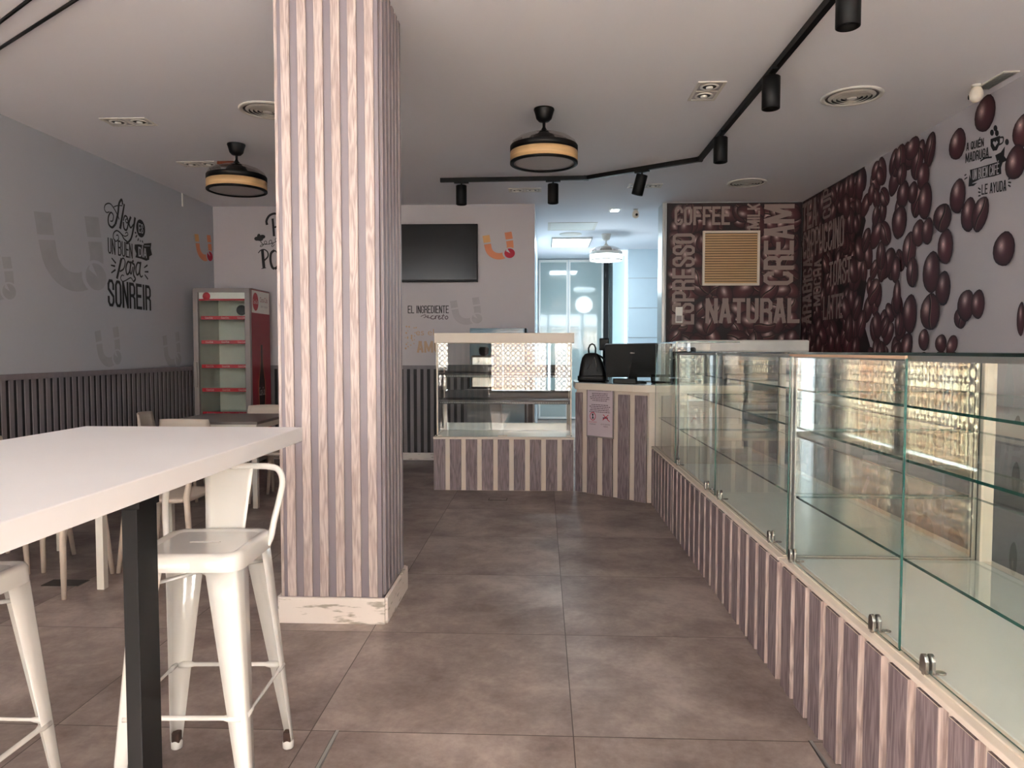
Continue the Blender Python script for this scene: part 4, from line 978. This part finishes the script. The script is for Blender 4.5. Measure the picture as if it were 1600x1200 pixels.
def camera_dome(label, loc, face):
    t = thing('security_camera', label, 'security camera', loc, face, 'white egg-shaped security cameras')
    mb = MB(); mb.lathe([(.03, 0), (.03, -.008), (.012, -.014)], M['lampwhite'], 24); mb.build('mount', t)
    mb = MB(); mb.lathe([(.012, -.012), (.028, -.02), (.04, -.045), (.043, -.07), (.038, -.095), (.02, -.112), (.006, -.116)], M['cream'], 28); mb.build('shell', t)
    mb = MB(); mb.lathe([(.016, 0), (.016, .01), (.01, .013)], M['blackplastic'], 20, Matrix.Translation((0, -.034, -.075)) @ Matrix.Rotation(PI/2, 4, 'X')); mb.build('lens', t)
    return t
c0 = camera_dome('white egg-shaped security camera on the ceiling by the right wall', (2.90, 5.06, H), -2.2)
dup(c0, (1.165, 9.25, H), .2, 'white egg-shaped security camera at the kitchen opening')
for (a, b, lab) in (((-3.45, 4.37), (-2.2, 3.53), 'dark thin cable across the ceiling, the lower of two at top left'), ((-3.45, 4.23), (-2.3, 3.42), 'dark thin cable across the ceiling, the upper of two in the corner')):
    mb = MB(); mb.cyl((a[0], a[1], H-.012), (b[0], b[1], H-.012), .009, .009, M['black'], 10); mb.build('ceiling_cable', label=lab, cat='cable', group='dark cables at top left')
y_, z_ = on_x(284, 310, XL)
mb = MB(); mb.box(XL+.001, XL+.012, y_-.01, y_+.01, z_-.09, z_+.09, M['white'], .002); mb.build('wall_bracket', label='small white vertical clip high on the left wall', cat='clip')

# ------------------------------------------------------------------ TV
x0, z1 = -1.98, 2.885; x1, z0 = -.79, 2.185
t = thing('television', 'black flat television mounted on the back wall beside the pillar', 'television', ((x0+x1)/2, YB-.03, z0))
mb = MB(); mb.box(x0, x1, YB-.075, YB-.035, z0, z1, M['blackplastic'], .004); mb.build('housing', t, True)
mb = MB(); mb.box(x0+.012, x1-.012, YB-.077, YB-.0755, z0+.03, z1-.012, M['darkscreen']); mb.build('screen', t, True)
mb = MB(); mb.box(x0+.3, x1-.3, YB-.035, YB-.001, z0+.15, z1-.15, M['black']); mb.build('wall_mount', t, True)

# ------------------------------------------------------------------ U logo prints
def u_logo(kind, u0, v0, u1, v1, cols, label, group=None, ang=9, off=.001):
    um, vm = (u0+u1)/2, (v0+v1)/2
    a0 = px(kind, u0, vm)[0]; a1 = px(kind, u1, vm)[0]; b1 = px(kind, um, v0)[1]; b0 = px(kind, um, v1)[1]
    fn = plane_fn(kind); mb = MB(); ca, sa = math.cos(math.radians(ang)), math.sin(math.radians(ang))
    def T(p, k=0):
        x, y = p; x, y = x*ca-y*sa, x*sa+y*ca
        return (a0+(a1-a0)*(x*.5+.5), b0+(b1-b0)*(y*.5+.5))
    def poly(pts, m, o=off): blob(mb, fn, [T(p) for p in pts], m, o)
    poly([(-1, .95), (-.52, .95), (-.52, .42), (-1, .42)], cols[0])
    poly([(.52, .95), (1, .95), (1, .42), (.52, .42)], cols[1])
    def arc(a_, b_, m):
        n_ = 14; P = [(math.cos(math.radians(a_+(b_-a_)*i/n_)), math.sin(math.radians(a_+(b_-a_)*i/n_))) for i in range(n_+1)]
        vs_ = [fn(*T((c*.98, s*.98+.0)), off) for c, s in P]+[fn(*T((c*.52, s*.50)), off) for c, s in P]
        mb._add(vs_, [(i, i+1, n_+2+i, n_+1+i) for i in range(n_)], m)
    ext = [(-1, .30), (-.52, .30), (-.52, 0), (-.98, 0)]; poly(ext, cols[2]); poly([(.52, .30), (1, .30), (.98, 0), (.52, 0)], cols[1])
    arc(180, 312, cols[2]); arc(312, 360, cols[1])
    tg = [(.62+.40*math.cos(a*PI/10)*.9, -.62+.36*math.sin(a*PI/10)) for a in range(20)]
    poly([(.62+.48*math.cos(a*PI/10), -.62+.44*math.sin(a*PI/10)) for a in range(20)], cols[4], off+.0004)
    poly(tg, cols[3], off+.0008)
    poly([(.50, -.2), (.66, -.62), (.40, -.42)], cols[4], off+.0012)
    return mb.build('wall_logo', label=label, cat='wall sticker', group=group)
cw, cwl = M['wall'], M['wall_l']
u_logo('back', 757, 364, 803, 406, (M['orange2'], M['orange1'], M['orange1'], M['crimson'], cw), 'orange smiling U logo on the back wall beside the television')
u_logo('left', 306, 366, 331, 408, (M['orange2'], M['orange1'], M['orange1'], M['crimson'], cwl), 'small orange smiling U logo on the left wall above the fridge')
F_ = M['faint_l']
u_logo('left', 62, 333, 162, 456, (F_,)*4+(cwl,), 'large faint grey U logo left of the black lettering')
u_logo('left', -40, 400, 22, 470, (F_,)*4+(cwl,), 'faint grey U logo cut by the left picture edge')
u_logo('left', 151, 512, 188, 574, (F_,)*4+(cwl,), 'faint grey U logo under the black lettering')
u_logo('left', 256, 520, 282, 575, (F_,)*4+(cwl,), 'faint grey U logo beside the drinks fridge')
F_ = M['faint']
u_logo('back', 706, 466, 752, 508, (F_,)*4+(cw,), 'faint grey U logo on the back wall below the television')

# ------------------------------------------------------------------ left wall lettering
t = thing('wall_lettering', 'black Spanish lettering about a good day to smile on the left wall', 'wall sticker', (XL, 6.9, 1.7))
fnL = plane_fn('left')
def cl(x, y): return px('left', 150+x/6, 300+y/6)
def strokes(mb, kind, lst, conv, m, fn):
    for w, pts in lst: ribbon(mb, fn, [conv(*p) for p in pts], w, m)
mb = MB(); V = M['vinyl']
strokes(mb, 'left', [((.010, .014), [(125, 185), (98, 192), (78, 160), (88, 118), (128, 108), (165, 150), (200, 215), (216, 258)]),
    ((.02, .034), [(265, 112), (250, 200), (225, 345)]), ((.010, .010), [(165, 140), (200, 128), (248, 128)]),
    ((.022, .030), [(248, 120), (240, 72), (215, 110), (205, 200), (182, 300)]), ((.024, .010), [(182, 300), (150, 332), (118, 300), (115, 235), (138, 192), (162, 220), (155, 270), (132, 272)]),
    ((.016, .022), [(255, 270), (268, 225), (292, 240), (300, 300), (285, 355), (262, 340), (255, 280)]), ((.012, .012), [(290, 250), (275, 265), (290, 290), (318, 262)]),
    ((.030, .012), [(325, 232), (308, 290), (325, 335), (350, 300)]), ((.032, .02), [(365, 238), (352, 330), (330, 430), (300, 472)]),
    ((.016, .010), [(300, 472), (262, 440), (235, 392), (195, 362), (165, 385), (162, 430), (185, 462), (210, 440), (205, 405), (188, 408)]),
    ((.010, .010), [(240, 395), (268, 415), (298, 402), (290, 378), (272, 388)])], cl, V, fnL)
mb.build('word', t, True)
mb = MB(); cc = cl(418, 342)
blob(mb, fnL, [(cc[0]+.082*math.cos(a*PI/14), cc[1]+.09*math.sin(a*PI/14)) for a in range(28)], V, .001)
cond(mb, 'left', 'ES', 0, 0, 1, 1, M['wall_l'], .003, wf=.26, rect=(cc[0]-.045, cc[1]-.048, cc[0]+.045, cc[1]+.048))
strokes(mb, 'left', [(.016, [(362, 378), (376, 386)]), (.016, [(384, 405), (370, 425)]), (.016, [(398, 435), (390, 458)]), (.014, [(412, 448), (415, 468)]), (.014, [(428, 455), (440, 475)])], cl, V, fnL)
mb.build('word', t, True)
mb = MB(); cond(mb, 'left', 'UN BUEN', 168, 376, 207, 400, V, wf=.25); mb.build('word', t, True)
mb = MB(); blob(mb, fnL, [cl(*p) for p in ((362, 492), (400, 490), (450, 500), (500, 505), (498, 635), (470, 645), (420, 625), (368, 612), (378, 580), (360, 530))], V, .001)
blob(mb, fnL, [cl(*p) for p in ((445, 484), (518, 478), (512, 530), (525, 590), (498, 604), (496, 515), (448, 500))], V, .0014)
blob(mb, fnL, [cl(*p) for p in ((452, 502), (503, 503), (503, 509), (452, 508))], M['wall_l'], .002)
cond(mb, 'left', 'DÍA', 215.5, 387, 229, 402, M['wall_l'], .003, wf=.26); mb.build('ribbon', t, True)
mb = MB(); strokes(mb, 'left', [((.03, .03), [(238, 622), (218, 710), (195, 812)]), ((.014, .016), [(222, 650), (255, 620), (272, 660), (258, 720), (222, 745)]),
    ((.02, .02), [(322, 665), (298, 655), (280, 710), (288, 770), (310, 755), (322, 700)]), ((.026, .014), [(328, 650), (318, 740), (330, 765), (345, 700)]),
    ((.024, .02), [(350, 640), (340, 665), (360, 690), (350, 770), (368, 815), (350, 842)]), ((.012, .010), [(350, 842), (325, 805), (280, 828), (248, 838), (230, 808), (242, 780), (262, 785)]),
    ((.02, .02), [(412, 668), (388, 665), (372, 720), (382, 775), (402, 760), (412, 700)]), ((.026, .012), [(418, 655), (408, 750), (420, 795), (438, 785)]),
    ((.02, .012), [(185, 668), (145, 618)]), ((.02, .012), [(178, 696), (138, 686)]), ((.02, .012), [(182, 728), (142, 758)]), ((.012, .02), [(450, 710), (482, 685)]), ((.012, .02), [(455, 748), (490, 748)]), ((.012, .02), [(455, 775), (486, 818)])], cl, V, fnL)
mb.build('word', t, True)
mb = MB(); cond(mb, 'left', 'SONREIR', 167.5, 441, 236, 482, V, wf=.26); mb.build('word', t, True)

# back wall lettering, partly behind the pillar
fnB = plane_fn('back'); cb = lambda x, y: px('back', 380+x/10, 320+y/10)
t = thing('wall_lettering', 'black lettering with a small flower half hidden behind the pillar', 'wall sticker', (-3.2, YB, 2.3))
mb = MB(); strokes(mb, 'back', [((.03, .022), [(375, 315), (365, 250), (410, 170), (490, 138), (550, 165), (575, 250), (550, 320), (490, 355)]), ((.028, .028), [(460, 215), (472, 350), (482, 492)])], cb, V, fnB); mb.build('word', t, True)
mb = MB()
for (cx_, cy_, rx, ry) in ((215, 530, 42, 32), (245, 495, 28, 42), (300, 500, 45, 32), (262, 540, 50, 26)): blob(mb, fnB, [cb(cx_+rx*math.cos(a*PI/10), cy_+ry*math.sin(a*PI/10)) for a in range(20)], V, .001+cx_*1e-6)
strokes(mb, 'back', [(.008, [(270, 560), (290, 600), (330, 618), (400, 615), (470, 595), (550, 560)]), (.007, [(340, 615), (330, 580), (355, 565), (370, 600), (345, 615)]), (.007, [(410, 612), (405, 575), (435, 550), (450, 590), (420, 612)]), (.007, [(320, 620), (275, 632), (270, 655), (300, 645), (320, 622)]), (.007, [(510, 575), (500, 540), (530, 520), (545, 555), (515, 575)]), (.007, [(470, 600), (445, 640), (460, 655), (488, 620)])], cb, V, fnB); mb.build('flower', t, True)
mb = MB(); strokes(mb, 'back', [((.036, .036), [(300, 705), (312, 850), (325, 990)]), ((.01, .02), [(235, 755), (275, 710), (330, 700), (382, 740), (385, 810), (330, 870)]), (.008, [(285, 998), (360, 985)]),
    ((.03, .03), [(490, 712), (435, 760), (428, 880), (455, 975), (490, 1000)]), ((.012, .034), [(490, 712), (530, 750), (552, 850), (540, 960), (490, 1000)])], cb, V, fnB); mb.build('word', t, True)
t = thing('wall_lettering', 'dark and gold lettering about a secret ingredient below the television', 'wall sticker', (-1.4, YB, 1.6))
mb = MB(); cond(mb, 'back', 'EL INGREDIENTE', 637, 477.5, 701.5, 489.5, M['vinyl'], wf=.24); mb.build('word', t, True)
mb = MB(); cs = lambda x, y: px('back', 620+x/12, 460+y/12)
strokes(mb, 'back', [(.008, [(450, 415), (500, 390), (540, 385), (530, 430), (500, 435)]), (.008, [(545, 420), (590, 400), (580, 430), (560, 425), (590, 440), (640, 440)]), (.01, [(690, 400), (650, 410), (640, 450), (690, 460), (720, 440)]), (.01, [(720, 400), (725, 460), (735, 410), (770, 395)]), (.01, [(780, 440), (810, 410), (790, 400), (780, 440), (800, 465), (840, 440)]), (.01, [(880, 370), (850, 450), (880, 465)]), (.008, [(840, 400), (900, 400)]), (.01, [(940, 400), (905, 430), (930, 465), (960, 435), (935, 400)])], cs, M['posterink'], fnB); mb.build('word', t, True)
mb = MB(); px_text(mb, 'back', 'es el', 650, 514, 678, 524, M['gold']); mb.build('word', t, True)
mb = MB(); cond(mb, 'back', 'AMOR', 651, 533, 700, 551, M['gold'], wf=.3); mb.build('word', t, True)
mb = MB(); random.seed(11)
for k in range(26):
    u = random.uniform(633, 655); v = random.uniform(508, 545); a, b = px('back', u, v); r = random.uniform(.006, .013)
    blob(mb, fnB, [(a+r*math.cos(q*PI/4), b+r*math.sin(q*PI/4)) for q in range(8)], M['gold'], .001+k*2e-5)
mb.build('dots', t, True)

# ------------------------------------------------------------------ coffee mural
def bean(bm, cl_, fn, a, b, w, h, ang, off, crease, tone=1.0, sa=1.0):
    """printed coffee bean: concentric rings with the photographed shading of the print"""
    n_, R_ = 18, 6; ca, sn = math.cos(ang), math.sin(ang); grid = []
    hx, hy = -.18+random.uniform(-.15, .2), .28+random.uniform(-.1, .15)
    def colr(x, y):
        r = math.hypot(x, y); d = math.hypot(x-hx, (y-hy)*.75)
        k = max(0, 1-d/.6)**3; e_ = max(0, 1-r)**.55
        base = [.018+.13*e_, .004+.036*e_, .006+.042*e_]
        base = [c+k*s_ for c, s_ in zip(base, (1.1, .85, .8))]
        return [c*tone for c in base]
    def P(x, y):
        X = x*w/2; Y = y*h/2*(1+.06*math.sin(3*x)); return fn(a+(X*ca-Y*sn)*sa, b+X*sn+Y*ca, off)
    vs_, cs_ = [P(0, 0)], [colr(0, 0)]
    for i in range(1, R_+1):
        r = i/R_
        for k in range(n_):
            t_ = 2*PI*k/n_; x, y = r*math.cos(t_), r*math.sin(t_); vs_.append(P(x, y)); cs_.append(colr(x, y))
    bv = [bm.verts.new(v) for v in vs_]
    def F(ids):
        f_ = bm.faces.new([bv[i] for i in ids])
        for lp_, i in zip(f_.loops, ids): c = cs_[i]; lp_[cl_] = (c[0], c[1], c[2], 1)
    for k in range(n_): F((0, 1+k, 1+(k+1) % n_))
    for i in range(R_-1):
        for k in range(n_): F((1+i*n_+k, 1+(i+1)*n_+k, 1+(i+1)*n_+(k+1) % n_, 1+i*n_+(k+1) % n_))
    if crease:
        for (dx, wd, c) in ((0, .16, (.02, .006, .008)), (.09, .05, (.30, .17, .13))):
            L_, Rr = [], []
            for i in range(11):
                q = -1+2*i/10; x = .14*math.sin(q*2.6)+dx; ww = wd*(1-q*q)**.5*.5+.01
                L_.append((x-ww, q*.93)); Rr.append((x+ww, q*.93))
            lv = [bm.verts.new(Vector(P(*p))+Vector(fn(0, 0, 1e-5))-Vector(fn(0, 0, 0))) for p in L_]; rv = [bm.verts.new(Vector(P(*p))+Vector(fn(0, 0, 1e-5))-Vector(fn(0, 0, 0))) for p in Rr]
            for i in range(10):
                f_ = bm.faces.new((lv[i], rv[i], rv[i+1], lv[i+1]))
                for lp_ in f_.loops: lp_[cl_] = (c[0]*tone, c[1]*tone, c[2]*tone, 1)
def beans_obj(lst, kind, parent, tone):
    bm = bmesh.new(); cl_ = bm.loops.layers.float_color.new('Col'); fn = plane_fn(kind)
    for i, (a, b, w, h, an, cr) in enumerate(lst): bean(bm, cl_, fn, a, b, w, h, an, .0015+i*4e-5, cr, tone*random.uniform(.8, 1.2))
    me = bpy.data.meshes.new('bean_print')
    for v in bm.verts: v.co -= parent.location
    bm.normal_update(); bm.to_mesh(me); bm.free(); me.materials.append(M['beans'])
    o = bpy.data.objects.new('bean_print', me); COL.objects.link(o); o.parent = parent; return o
random.seed(21)
# back part
t = thing('coffee_mural', 'dark coffee bean mural with the words coffee, espresso, cream and natural', 'wall mural', (2.3, YB, 1.0))
MX0, MX1, MZ0, MZ1 = 1.49, XR-.002, 1.0, H-.005
mb = MB(); blob(mb, fnB, [(MX0, MZ0), (MX1, MZ0), (MX1, MZ1), (MX0, MZ1)], M['mural_dark'], .001); mb.build('background', t, True)
L1 = []
for j in list(range(11))*2:
    for i in range(10):
        a = MX0+.09+i*.160+random.uniform(-.05, .05); b = MZ0+.08+j*.198+random.uniform(-.05, .05); s_ = random.uniform(.19, .29)
        a = min(max(a, MX0+s_*.52), MX1-s_*.52); b = min(max(b, MZ0+s_*.52), MZ1-s_*.52)
        if random.random() < .85: L1.append((a, b, s_*.75, s_, random.uniform(-1.6, 1.6), random.random() < .5))
random.shuffle(L1); beans_obj(L1, 'back', t, .75)
TM = M['txt_mural']
for wd_, u0, v0, u1, v1, rot in (('COFFEE', 1053, 323, 1141, 352, 0), ('ESPRESSO', 1050, 364, 1085, 508, 1), ('MILK', 1167, 318, 1187, 358, 1), ('CREAM', 1193, 318, 1240, 447, 1), ('NATURAL', 1101, 466, 1250, 505, 0)):
    mb = MB(); cond(mb, 'back', wd_, u0, v0, u1, v1, TM, .012, rot, .28); mb.build('lettering', t, True)
# right wall part
t = thing('coffee_mural', 'coffee bean mural thinning out over the grey right wall', 'wall mural', (XR, 6.5, .95))
fnR = plane_fn('right')
# a = -Y ; dense part from the corner
edge = [(-YB+.002, H-.005), (-7.2, H-.005), (-7.3, 2.85), (-7.15, 2.6), (-7.3, 2.3), (-7.1, 2.0), (-7.2, 1.7), (-7.0, 1.4), (-7.0, 1.2), (-6.9, .95), (-YB+.002, .95)]
mb = MB(); blob(mb, fnR, edge[::-1], M['mural_dark'], .001); mb.build('background', t, True)
L2 = []
for j in list(range(13))+list(range(13)):
    for i in range(17):
        a = -YB+.1+i*.165+random.uniform(-.07, .07); b = .97+.08+j*.175+random.uniform(-.07, .07); s_ = random.uniform(.19, .30)
        d_ = a-(-YB); keep = 1 if d_ < 2.1 else max(0, 1-(d_-2.1)/.7)
        b = min(b, H-s_*.52); a = max(a, -YB+s_*.52)
        if random.random() < (.85 if d_ < 1.5 else keep*.66): L2.append((a, b, s_*.72, s_, random.uniform(-.9, .9), random.random() < .5))
random.shuffle(L2)
# measured single beans (crop px, scale 2.61, origin 1400,100)
for (x, y, w, h_, an, cr) in ((370, 200, 90, 145, 0, 0), (257, 328, 72, 125, .1, 0), (525, 272, 90, 135, 0, 0), (495, 402, 90, 140, .2, 0), (258, 540, 68, 140, 0, 0), (303, 615, 66, 140, 0, 0), (350, 612, 70, 145, -.45, 1), (447, 755, 95, 140, .1, 0), (208, 745, 66, 145, .1, 0), (195, 627, 80, 115, -.3, 1), (198, 915, 66, 140, 0, 0), (150, 850, 74, 170, 0, 0), (60, 760, 60, 150, 0, 1), (72, 850, 50, 125, .1, 1), (145, 1012, 86, 150, .2, 1), (62, 1020, 62, 160, 0, 0), (270, 1035, 56, 90, 0, 1), (292, 985, 74, 130, -.2, 0), (341, 980, 60, 120, 0, 0), (120, 1125, 46, 90, 0, 0), (190, 1140, 50, 75, 0, 0), (235, 1148, 56, 70, .8, 0), (518, 1040, 34, 140, 0, 0), (145, 350, 48, 140, -.2, 1), (92, 408, 52, 130, -.15, 1), (118, 460, 52, 115, 0, 0), (25, 380, 52, 110, .2, 1), (75, 312, 62, 90, .2, 0), (35, 532, 54, 110, 0, 0), (75, 525, 44, 90, 0, 0), (125, 560, 60, 150, 0, 0), (20, 645, 64, 130, 0, 0), (98, 690, 56, 110, 0, 0), (135, 682, 50, 110, 0, 0), (5, 840, 40, 110, 0, 0), (10, 950, 34, 140, 0, 0), (20, 1060, 40, 100, 0, 1), (30, 450, 44, 90, 0, 1)):
    a, b = px('right', 1400+x/2.61, 100+y/2.61); a2 = px('right', 1400+(x+w)/2.61, 100+y/2.61)[0]; b2 = px('right', 1400+x/2.61, 100+(y+h_)/2.61)[1]
    L2.append((a, min(b, H-abs(b-b2)*.5), abs(a2-a), abs(b-b2), an, cr))
beans_obj(L2, 'right', t, .85)
T2 = M['txt_mural']; cr_ = lambda x, y: (1240+x*.2583, 250+y*.2583)
for wd_, x0, y0_, x1, y1_, rot in (('TEA', 62, 245, 155, 415, 0), ('CUP', 190, 165, 240, 355, 1), ('CAPPUCCINO', 68, 385, 318, 560, 0), ('ARABICA', 66, 590, 122, 995, 1), ('MOCHA', 134, 600, 178, 885, 1), ('TOAST', 225, 600, 362, 752, 0), ('LATTE', 190, 815, 312, 962, 0)):
    u0, v0 = cr_(x0, y0_); u1, v1 = cr_(x1, y1_); mb = MB(); cond(mb, 'right', wd_, u0, v0, u1, v1, T2, .021, rot, .27); mb.build('lettering', t, True)
# square slatted frame on the back mural
t = thing('wall_panel', 'square wooden slatted panel in a white frame on the coffee mural', 'wall panel', (2.25, YB-.02, 2.13))
x0, z1 = on_y(1098, 361, YB-.03); x1, z0 = on_y(1186, 446, YB-.03)
mb = MB()
for (a, b, c, d) in ((x0, x1, z0, z0+.026), (x0, x1, z1-.026, z1), (x0, x0+.026, z0+.026, z1-.026), (x1-.026, x1, z0+.026, z1-.026)): mb.box(a, b, YB-.05, YB-.013, c, d, M['cream'], .002)
mb.build('frame', t, True)
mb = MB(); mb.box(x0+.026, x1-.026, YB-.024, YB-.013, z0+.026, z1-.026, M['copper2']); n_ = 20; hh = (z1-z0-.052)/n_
for k in range(n_): mb.box(x0+.026, x1-.026, YB-.040, YB-.024, z0+.026+k*hh, z0+.026+k*hh+hh*.62, M['fanwood'])
mb.build('slats', t, True, label='tan horizontal slats')
# light switch plates on the mural
x_, z_ = on_y(1061, 492, YB-.02)
t = thing('light_switch', 'small white double switch plate on the mural beside the word espresso', 'switch', (x_, YB-.013, z_-.09))
mb = MB(); mb.box(x_-.042, x_+.042, YB-.022, YB-.013, z_-.095, z_+.095, M['white'], .002); mb.build('plate', t, True)
mb = MB(); mb.box(x_-.032, x_+.032, YB-.026, YB-.0225, z_+.01, z_+.08, M['white'], .001); mb.build('rocker', t, True)
mb = MB(); mb.box(x_-.032, x_+.032, YB-.026, YB-.0225, z_-.08, z_-.01, M['greyframe'], .001); mb.build('rocker', t, True)
# coffee slogan at top right
t = thing('wall_lettering', 'black coffee slogan with a cup and banner at the right edge', 'wall sticker', (XR, 5, 2.4))
cs2 = lambda x, y: px('right', 1400+x/2.61, 100+y/2.61)
def rt(word, x0, y0_, x1, y1_, m, off=.002, slope=.0, bold=.01):
    mb = MB(); a0 = cs2(x0, (y0_+y1_)/2)[0]; a1 = cs2(x1, (y0_+y1_)/2)[0]; b1 = cs2((x0+x1)/2, y0_)[1]; b0 = cs2((x0+x1)/2, y1_)[1]
    cond(mb, 'right', word, 0, 0, 1, 1, m, off, 0, .27, slope, (a0, b0, a1, b1)); return mb
rt('A QUIÉN', 288, 312, 360, 345, V, slope=-.11).build('word', t, True); rt('MADRUGA', 284, 352, 380, 392, V, slope=-.11).build('word', t, True)
mb = MB(); blob(mb, fnR, [cs2(*p) for p in ((302, 432), (345, 420), (405, 402), (428, 396), (430, 448), (400, 458), (345, 468), (308, 488))], V, .001)
blob(mb, fnR, [cs2(*p) for p in ((405, 372), (428, 360), (445, 335), (442, 375), (455, 392), (436, 402), (428, 425), (412, 396))], V, .0012); blob(mb, fnR, [cs2(*p) for p in ((300, 450), (312, 488), (332, 484), (318, 497), (296, 500))], V, .0014)
mb.build('ribbon', t, True)
rt('UN BUEN CAFÉ', 314, 418, 422, 460, M['wall'], .003, -.09).build('word', t, True)
rt('LE AYUDA', 350, 482, 452, 525, V, slope=-.11).build('word', t, True)
mb = MB(); blob(mb, fnR, [cs2(*p) for p in ((386, 306), (425, 292), (424, 325), (412, 352), (396, 355), (386, 335))], V, .001)
strokes(mb, 'right', [(.012, [(424, 300), (438, 300), (436, 320), (420, 330)])], cs2, V, fnR)
blob(mb, fnR, [cs2(*p) for p in ((405, 338), (396, 322), (400, 314), (406, 320), (412, 312), (417, 320))], M['wall'], .002); mb.build('cup_drawing', t, True)
for (cx_, cy_) in ((392, 280), (412, 282), (406, 262), (453, 318)): mb = MB(); blob(mb, fnR, [cs2(cx_+8*math.cos(a*PI/6), cy_+13*math.sin(a*PI/6)) for a in range(12)], V, .001); mb.build('bean_drawing', t, True)
mb = MB(); strokes(mb, 'right', [(.012, [(345, 396), (365, 384), (392, 380)]), (.01, [(280, 470), (292, 462)]), (.01, [(280, 455), (288, 450)]), (.01, [(336, 505), (346, 512)]), (.01, [(336, 522), (346, 524)]), (.01, [(336, 538), (346, 536)]), (.01, [(458, 470), (470, 465)]), (.01, [(458, 482), (470, 484)]), (.01, [(458, 494), (468, 500)])], cs2, V, fnR)
mb.build('ornament_strokes', t, True)
